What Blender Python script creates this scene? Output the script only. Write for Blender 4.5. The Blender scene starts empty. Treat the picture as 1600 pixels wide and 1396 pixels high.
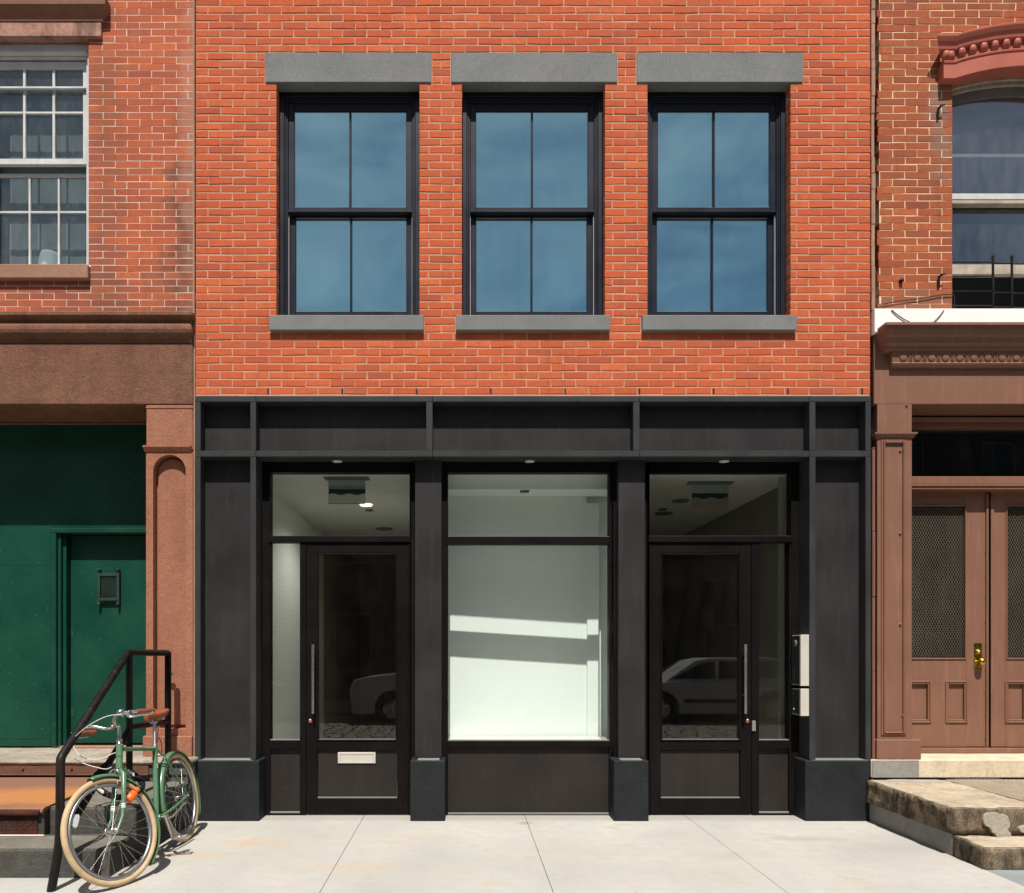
import bpy, bmesh, math, random
from mathutils import Vector, Matrix, noise
random.seed(7)
R = random.random
def U(a, b): return a + (b - a) * R()
SC = bpy.context.scene
COL = SC.collection

# ------------------------------------------------------------------ camera
D = 6.6           # metres from the lens to the shopfront plane (Y = 0)
FPX = 1188.0      # focal length in pixels of the 1600 px wide photograph
EYE = 1.5
cam_d = bpy.data.cameras.new('camera')
cam = bpy.data.objects.new('camera', cam_d); COL.objects.link(cam)
cam.location = (0, -D, EYE); cam.rotation_euler = (math.radians(90), 0, 0)
cam_d.sensor_width = 36; cam_d.lens = 36 * FPX / 1600
cam_d.shift_x = 78 / 1600; cam_d.shift_y = 314 / 1600
cam_d.clip_end = 600
SC.camera = cam
# ------------------------------------------------------------------ sky, sun, exposure
w = bpy.data.worlds.new('World'); SC.world = w; w.use_nodes = True
nt = w.node_tree; bg = nt.nodes['Background']
sky = nt.nodes.new('ShaderNodeTexSky'); sky.sky_type = 'NISHITA'; sky.sun_disc = False
SUN_EL = math.radians(60); SUN_AZ = math.radians(1.0)
sky.sun_elevation = SUN_EL; sky.sun_rotation = math.radians(180) + SUN_AZ
sky.altitude = 10; sky.air_density = 1.0; sky.dust_density = 1.6; sky.ozone_density = 1.5
# thin high cloud
_tc = nt.nodes.new('ShaderNodeTexCoord'); _mp = nt.nodes.new('ShaderNodeMapping'); _mp.inputs['Scale'].default_value = (1.6, 1.6, 4.5)
_nz = nt.nodes.new('ShaderNodeTexNoise'); _nz.inputs['Scale'].default_value = 2.4; _nz.inputs['Detail'].default_value = 6; _nz.inputs['Distortion'].default_value = .6
_rp = nt.nodes.new('ShaderNodeValToRGB'); _rp.color_ramp.elements[0].position = .40; _rp.color_ramp.elements[0].color = (1, 1, 1, 1); _rp.color_ramp.elements[1].position = .66; _rp.color_ramp.elements[1].color = (2.1, 1.75, 1.45, 1)
_mx = nt.nodes.new('ShaderNodeMix'); _mx.data_type = 'RGBA'; _mx.blend_type = 'MULTIPLY'; _mx.inputs[0].default_value = 1
nt.links.new(_tc.outputs['Generated'], _mp.inputs[0]); nt.links.new(_mp.outputs[0], _nz.inputs['Vector']); nt.links.new(_nz.outputs['Fac'], _rp.inputs[0])
nt.links.new(sky.outputs[0], _mx.inputs[6]); nt.links.new(_rp.outputs[0], _mx.inputs[7]); nt.links.new(_mx.outputs[2], bg.inputs[0]); bg.inputs[1].default_value = 0.05
sd = bpy.data.lights.new('sun', 'SUN'); sd.energy = 5.0; sd.angle = math.radians(0.5); sd.color = (1.0, 0.955, 0.89)
so = bpy.data.objects.new('sun', sd); COL.objects.link(so)
so.rotation_euler = (math.radians(90) - SUN_EL, 0, -SUN_AZ); so.location = (0, -10, 20)
vs = SC.view_settings; vs.view_transform = 'Standard'; vs.look = 'None'; vs.gamma = 1; vs.use_curve_mapping = False
vs.exposure = 0.32
SC.cycles.max_bounces = 10; SC.cycles.transparent_max_bounces = 16; SC.cycles.diffuse_bounces = 5
SC.cycles.use_denoising = True

# ------------------------------------------------------------------ measuring helpers
def WX(px, Y=0.0): return (px - 722) * (D + Y) / FPX
def WZ(py, Y=0.0): return EYE + (1012 - py) * (D + Y) / FPX

# ------------------------------------------------------------------ object helpers
WL = {}
def tag(o, label=None, cat=None, group=None, kind=None):
    if label: o['label'] = label
    if cat: o['category'] = cat
    if group: o['group'] = group
    if kind: o['kind'] = kind
    return o
def empty(name, loc=(0, 0, 0)):
    o = bpy.data.objects.new(name, None); COL.objects.link(o)
    o.location = loc; o.empty_display_size = 0.2; WL[o.name] = Vector(loc)
    return o
def link(name, me, parent, wloc):
    o = bpy.data.objects.new(name, me); COL.objects.link(o)
    WL[o.name] = Vector(wloc)
    if parent is not None:
        o.parent = parent; o.location = Vector(wloc) - WL[parent.name]
    else: o.location = wloc
    return o
def dup(o, offset, parent='same', deep=True):
    """copy a thing or a part with its own children, moved by offset"""
    c = o.copy(); COL.objects.link(c)
    WL[c.name] = WL[o.name] + Vector(offset)
    par = o.parent if parent == 'same' else parent
    c.parent = par
    c.location = WL[c.name] - (WL[par.name] if par else Vector((0, 0, 0)))
    if deep:
        for ch in list(o.children): dup(ch, offset, c)
    return c

class MB:
    def __init__(s): s.v = []; s.f = []; s.sm = []
    def add(s, vs_, fs, smooth=False):
        n = len(s.v); s.v += [tuple(p) for p in vs_]
        for f in fs: s.f.append([i + n for i in f]); s.sm.append(smooth)
        return s
    def box(s, x0, x1, y0, y1, z0, z1, c=0.0, M=None):
        if x0 > x1: x0, x1 = x1, x0
        if y0 > y1: y0, y1 = y1, y0
        if z0 > z1: z0, z1 = z1, z0
        c = min(c, (x1 - x0) * .45, (y1 - y0) * .45, (z1 - z0) * .45)
        if c <= 0:
            vs_ = [(x, y, z) for z in (z0, z1) for y in (y0, y1) for x in (x0, x1)]
            fs = [(0, 2, 3, 1), (4, 5, 7, 6), (0, 1, 5, 4), (2, 6, 7, 3), (0, 4, 6, 2), (1, 3, 7, 5)]
        else:
            vs_, fs = cham((x0, x1), (y0, y1), (z0, z1), c)
        if M is not None: vs_ = [M @ Vector(p) for p in vs_]
        return s.add(vs_, fs)
    def tube(s, pts, r, seg=8, closed=False, caps=True, smooth=True):
        pts = [Vector(p) for p in pts]; n = len(pts)
        rr = r if isinstance(r, (list, tuple)) else [r] * n
        vs_ = []; fs = []; up = None
        for i, p in enumerate(pts):
            a = pts[i - 1] if (i or closed) else p
            b = pts[(i + 1) % n] if (i < n - 1 or closed) else p
            t = (b - a).normalized()
            if up is None:
                up = Vector((0, 0, 1)) if abs(t.z) < .9 else Vector((0, 1, 0))
            sdv = t.cross(up).normalized(); up = sdv.cross(t).normalized()
            k = 1.0
            if 0 < i < n - 1 or closed:
                d1 = (p - a).normalized(); d2 = (b - p).normalized()
                k = 1 / max(.5, math.cos(d1.angle(d2, 0) / 2))
            for j in range(seg):
                an = 2 * math.pi * j / seg
                vs_.append(p + (sdv * math.cos(an) * k + up * math.sin(an)) * rr[i])
        m = n if closed else n - 1
        for i in range(m):
            for j in range(seg):
                a = i * seg + j; b = i * seg + (j + 1) % seg
                c = ((i + 1) % n) * seg + (j + 1) % seg; d = ((i + 1) % n) * seg + j
                fs.append((a, b, c, d))
        s.add(vs_, fs, smooth)
        if caps and not closed:
            s.add(vs_[:seg], [tuple(range(seg))[::-1]]); s.add(vs_[-seg:], [tuple(range(seg))])
        return s
    def lathe(s, prof, o, axis, seg=16, smooth=True):
        """prof: (radius, distance along axis)"""
        axis = Vector(axis).normalized(); o = Vector(o)
        a = axis.orthogonal().normalized(); b = axis.cross(a)
        vs_ = []; fs = []
        for (r, h) in prof:
            for j in range(seg):
                an = 2 * math.pi * j / seg
                vs_.append(o + axis * h + (a * math.cos(an) + b * math.sin(an)) * max(r, 1e-5))
        for i in range(len(prof) - 1):
            for j in range(seg):
                k = (j + 1) % seg
                fs.append((i * seg + j, i * seg + k, (i + 1) * seg + k, (i + 1) * seg + j))
        return s.add(vs_, fs, smooth)
    def ball(s, c, r, seg=12, rings=8, sc=(1, 1, 1), smooth=True):
        vs_ = []; fs = []
        for i in range(rings + 1):
            th = math.pi * i / rings
            for j in range(seg):
                an = 2 * math.pi * j / seg
                vs_.append((c[0] + r * sc[0] * math.sin(th) * math.cos(an), c[1] + r * sc[1] * math.sin(th) * math.sin(an), c[2] + r * sc[2] * math.cos(th)))
        for i in range(rings):
            for j in range(seg):
                k = (j + 1) % seg
                fs.append((i * seg + j, (i + 1) * seg + j, (i + 1) * seg + k, i * seg + k))
        return s.add(vs_, fs, smooth)
    def mould(s, prof, x0, x1, m0=0.0, m1=0.0, smooth=False):
        """profile of (y, z) run along x; m0/m1 mitre the ends outwards as the profile projects"""
        n = len(prof); yb = prof[0][0]; vs_ = []
        for (m, x, sg) in ((m0, x0, 1), (m1, x1, -1)):      # returns: each projecting end runs straight back to the wall
            if m:
                o = len(s.v); pp = prof[1:-1]; q = len(pp)
                r = [(x + sg * m * y, y, z) for y, z in pp] + [(x + sg * m * y, yb, z) for y, z in pp] + [(x + sg * m * yb, yb, prof[0][1]), (x + sg * m * yb, yb, prof[-1][1])]
                s.add(r, [(i, i + 1, q + i + 1, q + i) for i in range(q - 1)] + [(0, q, 2 * q), (q - 1, 2 * q - 1, 2 * q + 1)])
        vs_ = [(x0 + m0 * y, y, z) for y, z in prof] + [(x1 - m1 * y, y, z) for y, z in prof]
        fs = [(i, (i + 1) % n, n + (i + 1) % n, n + i) for i in range(n)]
        fs += [tuple(range(n))[::-1], tuple(range(n, 2 * n))]
        return s.add(vs_, fs, smooth)
    def prism(s, poly, y0, y1):
        """polygon in x,z extruded in y"""
        n = len(poly)
        vs_ = [(x, y0, z) for x, z in poly] + [(x, y1, z) for x, z in poly]
        fs = [(i, (i + 1) % n, n + (i + 1) % n, n + i) for i in range(n)] + [tuple(range(n))[::-1], tuple(range(n, 2 * n))]
        return s.add(vs_, fs)
    def frame(s, x0, x1, z0, z1, w_, y0, y1, c=0.0, wt=None, wb=None):
        """rectangular frame of four butted bars, w_ wide"""
        wt = w_ if wt is None else wt; wb = w_ if wb is None else wb
        s.box(x0, x0 + w_, y0, y1, z0, z1, c); s.box(x1 - w_, x1, y0, y1, z0, z1, c)
        s.box(x0 + w_, x1 - w_, y0 + .0005, y1, z1 - wt, z1, c); s.box(x0 + w_, x1 - w_, y0 + .0005, y1, z0, z0 + wb, c)
        return s
    def mesh(s, name, mat, c):
        me = bpy.data.meshes.new(name)
        me.from_pydata([(x - c[0], y - c[1], z - c[2]) for x, y, z in s.v], [], s.f)
        me.polygons.foreach_set('use_smooth', s.sm)
        for m in (mat if isinstance(mat, (list, tuple)) else [mat]): me.materials.append(m)
        bm = bmesh.new(); bm.from_mesh(me); bmesh.ops.recalc_face_normals(bm, faces=bm.faces[:]); bm.to_mesh(me); bm.free()
        me.update(); return me
    def build(s, name, mat, parent=None, origin=None):
        if origin is None:
            lo = [min(p[i] for p in s.v) for i in range(3)]; hi = [max(p[i] for p in s.v) for i in range(3)]
            origin = ((lo[0] + hi[0]) / 2, (lo[1] + hi[1]) / 2, lo[2])
        return link(name, s.mesh(name, mat, origin), parent, origin)

def cham(X, Y, Z, c, jit=0.0):
    """box with chamfered edges: 24 vertices"""
    vs_ = []; idx = {}
    for i in (0, 1):
        for j in (0, 1):
            for k in (0, 1):
                base = (X[i], Y[j], Z[k]); sg = (1 if i == 0 else -1, 1 if j == 0 else -1, 1 if k == 0 else -1)
                for a in range(3):
                    p = [base[q] + (sg[q] * c * (1 + U(-jit, jit) * .8) if q != a else 0) for q in range(3)]
                    idx[(i, j, k, a)] = len(vs_); vs_.append(tuple(p))
    g = lambda i, j, k, a: idx[(i, j, k, a)]
    fs = []
    for i in (0, 1): fs.append((g(i, 0, 0, 0), g(i, 1, 0, 0), g(i, 1, 1, 0), g(i, 0, 1, 0)))
    for j in (0, 1): fs.append((g(0, j, 0, 1), g(1, j, 0, 1), g(1, j, 1, 1), g(0, j, 1, 1)))
    for k in (0, 1): fs.append((g(0, 0, k, 2), g(1, 0, k, 2), g(1, 1, k, 2), g(0, 1, k, 2)))
    for j in (0, 1):
        for k in (0, 1): fs.append((g(0, j, k, 1), g(1, j, k, 1), g(1, j, k, 2), g(0, j, k, 2)))
    for i in (0, 1):
        for k in (0, 1): fs.append((g(i, 0, k, 0), g(i, 1, k, 0), g(i, 1, k, 2), g(i, 0, k, 2)))
    for i in (0, 1):
        for j in (0, 1): fs.append((g(i, j, 0, 0), g(i, j, 1, 0), g(i, j, 1, 1), g(i, j, 0, 1)))
    for i in (0, 1):
        for j in (0, 1):
            for k in (0, 1): fs.append((g(i, j, k, 0), g(i, j, k, 1), g(i, j, k, 2)))
    return vs_, fs

# ------------------------------------------------------------------ materials
class NT:
    def __init__(s, name):
        s.m = bpy.data.materials.new(name); s.m.use_nodes = True; s.t = s.m.node_tree
        s.b = s.t.nodes['Principled BSDF']; s.out = s.t.nodes['Material Output']
        s.pos = s.n('ShaderNodeNewGeometry').outputs['Position']
    def n(s, typ, **kw):
        nd = s.t.nodes.new(typ)
        for k, v in kw.items(): setattr(nd, k, v)
        return nd
    def L(s, a, b): s.t.links.new(a, b)
    def mapped(s, scale=(1, 1, 1), src=None, loc=(0, 0, 0)):
        m = s.n('ShaderNodeMapping'); m.inputs['Scale'].default_value = scale; m.inputs['Location'].default_value = loc
        s.L(src or s.pos, m.inputs['Vector']); return m.outputs[0]
    def noise(s, scale, detail=3, rough=.55, vec=None, dist=0.0):
        nd = s.n('ShaderNodeTexNoise'); nd.inputs['Scale'].default_value = scale; nd.inputs['Detail'].default_value = detail
        nd.inputs['Roughness'].default_value = rough; nd.inputs['Distortion'].default_value = dist
        s.L(vec or s.pos, nd.inputs['Vector']); return nd.outputs['Fac']
    def ramp(s, fac, stops, interp='LINEAR'):
        r = s.n('ShaderNodeValToRGB'); e = r.color_ramp; e.interpolation = interp
        while len(e.elements) < len(stops): e.elements.new(.5)
        for el, (p, c) in zip(e.elements, stops):
            el.position = p; el.color = (c, c, c, 1) if not isinstance(c, (tuple, list)) else (*c[:3], 1)
        s.L(fac, r.inputs[0]); return r.outputs[0]
    def mix(s, fac, a, b, mode='MIX'):
        m = s.n('ShaderNodeMix', data_type='RGBA', blend_type=mode)
        for sock, v in ((m.inputs[0], fac), (m.inputs[6], a), (m.inputs[7], b)):
            if isinstance(v, (int, float)): sock.default_value = v
            elif isinstance(v, (tuple, list)): sock.default_value = (*v[:3], 1)
            else: s.L(v, sock)
        return m.outputs[2]
    def math(s, op, a, b=0.0, clamp=False):
        m = s.n('ShaderNodeMath', operation=op, use_clamp=clamp)
        for sock, v in ((m.inputs[0], a), (m.inputs[1], b)):
            if isinstance(v, (int, float)): sock.default_value = v
            else: s.L(v, sock)
        return m.outputs[0]
    def bump(s, h, strength=.3, dist=.002, normal=None):
        b = s.n('ShaderNodeBump'); b.inputs['Strength'].default_value = strength; b.inputs['Distance'].default_value = dist
        s.L(h, b.inputs['Height'])
        if normal is not None: s.L(normal, b.inputs['Normal'])
        return b.outputs[0]
    def set(s, color=None, rough=None, metal=None, normal=None, spec=None):
        for nm, v in (('Base Color', color), ('Roughness', rough), ('Metallic', metal), ('Specular IOR Level', spec)):
            if v is None: continue
            sock = s.b.inputs[nm]
            if isinstance(v, (int, float)): sock.default_value = v
            elif isinstance(v, (tuple, list)): sock.default_value = (*v[:3], 1)
            else: s.L(v, sock)
        if normal is not None: s.L(normal, s.b.inputs['Normal'])
        return s.m
    def xz(s):
        sp = s.n('ShaderNodeSeparateXYZ'); s.L(s.pos, sp.inputs[0]); return sp.outputs

def sc3(c, k): return tuple(x * k for x in c)
def plain(name, col, rough=.5, metal=0.0, var=.12, vscale=3.0, grain=120.0, bump=.08, bdist=.001, streak=None, spec=None, fleck=None):
    """painted or cast surface: broad mottling, fine grain, slight relief"""
    t = NT(name)
    a = t.noise(vscale, 4); g = t.noise(grain, 2)
    c = t.mix(t.ramp(a, [(.3, 0.), (.7, 1.)]), sc3(col, 1 - var), sc3(col, 1 + var))
    c = t.mix(t.math('MULTIPLY', g, var), c, sc3(col, .6))
    if streak:
        st = t.noise(6, 4, .6, t.mapped((3.5, 3.5, .35)))
        c = t.mix(t.math('MULTIPLY', t.ramp(st, [(.52, 0.), (.75, 1.)]), streak[1]), c, streak[0])
    if fleck:
        f = t.noise(75, 1, .5); lo = t.ramp(t.xz()[2], [(.0, 1.), (.9, .25)])
        c = t.mix(t.math('MULTIPLY', t.math('MULTIPLY', t.ramp(f, [(.70, 0.), (.73, 1.)]), lo), fleck), c, (.22, .20, .17))
    r = t.ramp(a, [(.25, max(0, rough - .08)), (.75, min(1, rough + .1))])
    return t.set(c, r, metal, t.bump(t.math('ADD', g, t.math('MULTIPLY', a, 2.0)), bump, bdist), spec if spec is not None else (.5 if metal > .5 or rough < .36 else .22))

def brick_mat(name, cols, mott, soot=None, bumpk=.5):
    t = NT(name)
    oi = t.n('ShaderNodeObjectInfo'); ge = t.n('ShaderNodeNewGeometry')
    rnd = t.math('FRACT', t.math('ADD', oi.outputs['Random'], ge.outputs['Random Per Island']))
    c = t.ramp(rnd, cols)
    n1 = t.noise(22, 4, .65); n2 = t.noise(160, 3, .6); n3 = t.noise(1.1, 3)
    c = t.mix(t.ramp(n1, [(.35, 0.), (.8, .75)]), c, mott)
    c = t.mix(t.math('MULTIPLY', t.ramp(n2, [(.5, 0.), (.75, 1.)]), .35), c, (.10, .035, .022))
    c = t.mix(t.ramp(n3, [(.35, .16), (.65, 0.)]), c, (.2, .07, .05))
    n4 = t.noise(5, 5, .65, t.mapped((2.2, 2.2, .28))); c = t.mix(t.ramp(n4, [(.54, 0.), (.74, .38)]), c, sc3(mott, .55))
    n6 = t.noise(2.6, 5, .7); c = t.mix(t.ramp(n6, [(.60, 0.), (.8, .30)]), c, (.60, .34, .24))
    if soot:
        for (x, z, rx, rz, k, col) in soot:
            o = t.xz()
            dx = t.math('DIVIDE', t.math('SUBTRACT', o[0], x), rx); dz = t.math('DIVIDE', t.math('SUBTRACT', o[2], z), rz)
            d = t.math('SQRT', t.math('ADD', t.math('MULTIPLY', dx, dx), t.math('MULTIPLY', dz, dz)))
            d = t.math('ADD', d, t.math('ADD', t.math('MULTIPLY', t.math('SUBTRACT', t.noise(9, 5, .7), .5), 1.6), t.math('MULTIPLY', t.math('SUBTRACT', t.math('FRACT', t.math('MULTIPLY', rnd, 7.0)), .5), .9)))
            c = t.mix(t.math('MULTIPLY', t.ramp(d, [(.35, 1.), (1.0, 0.)]), k), c, col)
    return t.set(c, .9, 0, t.bump(t.math('ADD', n2, t.math('MULTIPLY', n1, 1.5)), bumpk, .003), .12)

def mortar_mat(name, col, dirt=.3):
    t = NT(name); a = t.noise(3, 4); b = t.noise(180, 3, .7); e = t.noise(30, 4)
    c = t.mix(t.ramp(a, [(.35, 0.), (.7, 1.)]), sc3(col, .82), sc3(col, 1.05))
    c = t.mix(t.math('MULTIPLY', t.ramp(e, [(.55, 0.), (.75, 1.)]), dirt), c, sc3(col, .35))
    return t.set(c, .95, 0, t.bump(b, .7, .003), .2)

def glass_mat(name, tint, k=1.0, base=.0, wob=0.0, wscale=1.2, dirt=0.0, rtint=(1, 1, 1)):
    """thin window glass: Fresnel mirror over a tinted see-through, so sun still falls through it"""
    t = NT(name); t.t.nodes.remove(t.b)
    tr = t.n('ShaderNodeBsdfTransparent'); tr.inputs[0].default_value = (*tint, 1)
    gl = t.n('ShaderNodeBsdfGlossy'); gl.inputs['Roughness'].default_value = 0.0; gl.inputs[0].default_value = (*rtint, 1)
    ge = t.n('ShaderNodeNewGeometry'); vm = t.n('ShaderNodeVectorMath', operation='DOT_PRODUCT')
    t.L(ge.outputs['Normal'], vm.inputs[0]); t.L(ge.outputs['Incoming'], vm.inputs[1])
    c = t.math('SUBTRACT', 1.0, t.math('ABSOLUTE', vm.outputs['Value']), True)     # Schlick, the same from both sides
    f = t.math('ADD', t.math('MULTIPLY', t.math('POWER', c, 5.0), .9 * k), .04 * k + base, True)
    mx = t.n('ShaderNodeMixShader'); t.L(f, mx.inputs[0]); t.L(tr.outputs[0], mx.inputs[1]); t.L(gl.outputs[0], mx.inputs[2])
    if wob:
        nb = t.bump(t.noise(wscale, 2), wob, .02); t.L(nb, gl.inputs['Normal'])
    last = mx.outputs[0]
    if dirt:
        df = t.n('ShaderNodeBsdfDiffuse'); df.inputs[0].default_value = (.55, .55, .52, 1)
        m2 = t.n('ShaderNodeMixShader')
        n1 = t.noise(4, 5, .7, t.mapped((3, 3, 1))); n2 = t.noise(90, 2)
        dd = t.math('MULTIPLY', t.math('ADD', t.ramp(n1, [(.4, 0.1), (.8, 1.)]), t.ramp(n2, [(.66, 0.), (.75, .8)])), dirt)
        t.L(dd, m2.inputs[0]); t.L(last, m2.inputs[1]); t.L(df.outputs[0], m2.inputs[2]); last = m2.outputs[0]
    t.L(last, t.out.inputs[0]); return t.m

def stone_mat(name, c1, c2, c3, speck=0.0, rough=.85, bump=.5, scale=3.0, dark=None, bd=.004, sscale=260):
    t = NT(name)
    a = t.noise(scale, 6, .65); b = t.noise(scale * 7, 6, .75); g = t.noise(sscale, 2, .6)
    c = t.mix(t.ramp(a, [(.35, 0.), (.65, 1.)]), c1, c2)
    c = t.mix(t.ramp(b, [(.45, 0.), (.75, .8)]), c, c3)
    if speck:
        c = t.mix(t.math('MULTIPLY', t.ramp(g, [(.56, 0.), (.68, 1.)]), speck), c, sc3(c2, 2.0))
        c = t.mix(t.math('MULTIPLY', t.ramp(g, [(.32, 1.), (.44, 0.)]), speck), c, sc3(c1, .35))
    if dark:
        s_ = t.noise(5, 5, .7, t.mapped((1, 1, .3)))
        c = t.mix(t.math('MULTIPLY', t.ramp(s_, [(.48, 0.), (.62, 1.)]), dark[1]), c, dark[0])
    return t.set(c, rough, 0, t.bump(t.math('ADD', g, t.math('MULTIPLY', b, 3)), bump, bd), .15)

M = {}
M['brick_new'] = brick_mat('new orange red brick', [(0., (.56, .103, .034)), (.25, (.62, .130, .044)), (.5, (.53, .108, .042)), (.68, (.68, .163, .056)), (.82, (.54, .125, .054)), (.93, (.42, .09, .045)), (1., (.59, .12, .042))], (.44, .105, .048), None, .7)
M['brick_left'] = brick_mat('old rose brick', [(0., (.44, .098, .042)), (.3, (.56, .135, .050)), (.55, (.40, .10, .052)), (.8, (.60, .15, .050)), (1., (.34, .08, .045))], (.38, .12, .07),
    [(-2.40, 5.0, .18, 1.1, .62, (.085, .06, .05)), (-3.12, 5.6, .20, 2.6, .45, (.17, .08, .055)), (-2.36, 6.0, .10, 2.0, .45, (.44, .25, .18)), (-3.2, 4.6, 1.6, .22, .4, (.16, .075, .05))])
M['brick_right'] = brick_mat('old dark orange brick', [(0., (.34, .085, .035)), (.3, (.46, .12, .045)), (.55, (.30, .085, .045)), (.8, (.50, .14, .05)), (1., (.24, .07, .04))], (.26, .085, .05),
    [(4.17, 6.1, .10, .5, .7, (.22, .15, .12)), (3.95, 4.5, .6, .12, .6, (.20, .11, .08))])
M['brick_dark'] = brick_mat('shaded street brick', [(0., (.25, .10, .06)), (1., (.32, .13, .08))], (.2, .09, .06))  # dark brick for the side walls
M['mortar_pink'] = mortar_mat('pink lime mortar', (.58, .32, .225), .3)
M['mortar_white'] = mortar_mat('white tuck pointing', (.74, .62, .55), .35)
M['mortar_cream'] = mortar_mat('cream tuck pointing', (.80, .58, .36), .45)
M['joint'] = mortar_mat('rough brown mortar edge', (.40, .24, .17), .6)
M['granite_grey'] = stone_mat('honed grey granite', (.15, .155, .15), (.20, .205, .20), (.17, .17, .165), .55, .75, .25, 2.5, None, .001)
M['granite_black'] = stone_mat('flamed black granite', (.013, .0145, .016), (.021, .0235, .026), (.015, .0165, .0185), 1.0, .6, .35, 4, None, .001, 330)
M['steel'] = plain('weathered black steel', (.034, .037, .0375), .5, .0, .2, 2.2, 150, .12, .0008, ((.07, .072, .073), .2))
M['steel_panel'] = plain('blackened steel panel', (.026, .0245, .025), .5, 0, .22, 1.8, 200, .1, .0008, ((.05, .047, .048), .35), None, .08)
M['frame_brown'] = plain('dark bronze door paint', (.0065, .0052, .005), .5, 0, .2, 3, 220, .05, .0005, ((.016, .014, .013), .2), .10, .10)
M['kick'] = plain('dusty bronze kick panel', (.0225, .019, .0172), .55, 0, .2, 2.0, 260, .08, .0006, ((.042, .036, .032), .25), None, .22)
M['frame_navy'] = plain('blue black window paint', (.010, .0125, .023), .42, 0, .18, 3, 200, .05, .0005)
M['track'] = plain('pale window track', (.45, .43, .42), .5)
M['bead'] = plain('pale glazing bead', (.22, .22, .21), .45)
M['chrome'] = plain('brushed steel', (.62, .61, .59), .30, 1., .03, 5, 300, .0, .0003)
M['alu'] = plain('satin aluminium', (.60, .57, .50), .5, .25, .06, 4, 300, .04, .0003)
M['dark_plastic'] = plain('dark faceplate', (.03, .03, .032), .3)
M['copper'] = plain('copper lock cylinder', (.55, .26, .18), .35, 1.)
M['brass'] = plain('polished brass', (.62, .42, .09), .27, 1., .15, 20, 200, .08, .0005)
M['glass_shop'] = glass_mat('shop glass', (.972, .994, .982), .9, 0, .012, .8, .004)
M['glass_door'] = glass_mat('tinted door glass', (.80, .78, .71), 1.1, .03, .010, .8, .006)
M['glass_up'] = glass_mat('coated upper window glass', (.60, .70, .74), 1.0, .44, .03, 1.6, .035, (.50, .91, 1.0))
M['glass_old'] = glass_mat('old wavy glass', (.80, .84, .84), 1.1, .045, .025, 3.0, .06, (.8, .95, 1.0))
M['glass_arch'] = glass_mat('reflective old glass', (.75, .79, .80), 1.0, .13, .04, 2.2, .07, (.85, .93, 1.0))
M['glass_bare'] = glass_mat('plain glass', (.7, .75, .75), 1.0, .02, .05, 2, .03)
M['white_wall'] = plain('white plaster', (.80, .835, .81), .8, 0, .02, 1.0, 200, .03, .0005)
M['grey_wall'] = plain('grey plaster', (.40, .42, .38), .8, 0, .05, 1.0, 200, .03, .0005)
M['dark_wall'] = plain('dark plaster', (.30, .28, .235), .85, 0, .08)
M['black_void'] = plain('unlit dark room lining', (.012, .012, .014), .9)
M['floor_in'] = plain('polished concrete floor', (.60, .59, .56), .5, 0, .06, 2)
M['floor_grey'] = plain('grey display plinth top', (.30, .30, .29), .6, 0, .06, 2)
M['ceil'] = plain('white ceiling paint', (.72, .73, .69), .85, 0, .04)
M['shade_mid'] = plain('grey blue shade cloth', (.15, .20, .23), .95, 0, .05, 1.5, 300)  # tones of added sheets, imitating sky reflected in the upper panes
M['shade_upper'] = plain('blue grey shade cloth', (.36, .42, .44), .95, 0, .05, 1.5, 300)
M['shade_lower'] = plain('blue shade cloth', (.09, .15, .18), .95, 0, .06, 1.5, 300)
M['blind'] = plain('pale roller blind cloth', (.50, .54, .55), .9, 0, .04, 2, 300)
M['curtain'] = plain('grey net curtain', (.20, .22, .21), .9, 0, .2, 3, 300, .3, .004, ((.28, .30, .28), .5))
M['brownstone'] = stone_mat('rough brownstone stucco', (.170, .082, .052), (.215, .108, .070), (.135, .063, .042), .42, .9, .9, 1.3, ((.10, .052, .04), .4), .006, 120)
M['pilaster_pink'] = stone_mat('pitted salmon masonry paint', (.30, .130, .080), (.35, .155, .097), (.27, .112, .07), .30, .8, .55, 1.5, ((.20, .09, .06), .3), .005, 85)
M['sill_stone'] = stone_mat('tan brownstone sill', (.30, .165, .11), (.35, .20, .135), (.25, .135, .095), .1, .85, .4, 3)
M['lintel_stained'] = stone_mat('stained brownstone lintel', (.40, .21, .16), (.46, .26, .20), (.10, .055, .045), .1, .85, .5, 2.5, ((.07, .045, .04), .6))
M['hood_brown'] = stone_mat('painted brown hood', (.23, .11, .075), (.27, .135, .09), (.2, .10, .07), 0, .7, .3, 3)
M['white_paint'] = plain('chalky white window paint', (.56, .57, .56), .5, 0, .12, 8, 150, .12, .001, ((.42, .41, .38), .5))
M['beige_paint'] = plain('weathered beige window paint', (.44, .38, .30), .6, 0, .25, 7, 140, .25, .0015, ((.2, .17, .14), .6))
M['grey_paint'] = plain('greyed arch paint', (.20, .175, .16), .6, 0, .2, 7, 140, .2, .0015)
M['hood_red'] = plain('oxide red hood paint', (.42, .125, .085), .45, 0, .08, 4, 120, .1, .001)
M['brown_paint'] = plain('semi gloss brown paint', (.212, .107, .071), .42, 0, .07, 2.5, 90, .18, .0015, ((.33, .18, .14), .35))
M['brown_dark'] = plain('old brown paint', (.20, .09, .06), .5, 0, .12, 3, 60, .5, .004)
M['white_flash'] = plain('white painted flashing', (.84, .84, .81), .6, 0, .03, 3)
M['green_wood'] = plain('dark green gloss paint', (.0045, .052, .035), .36, 0, .12, 3.0, 60, .22, .0012, ((.014, .075, .052), .4))
_t = NT('chipped green gloss paint')
_a = _t.noise(2.2, 4); _g = _t.noise(30, 4, .7, _t.mapped((.35, 1, 3.5))); _f = _t.noise(55, 2, .5)
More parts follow.
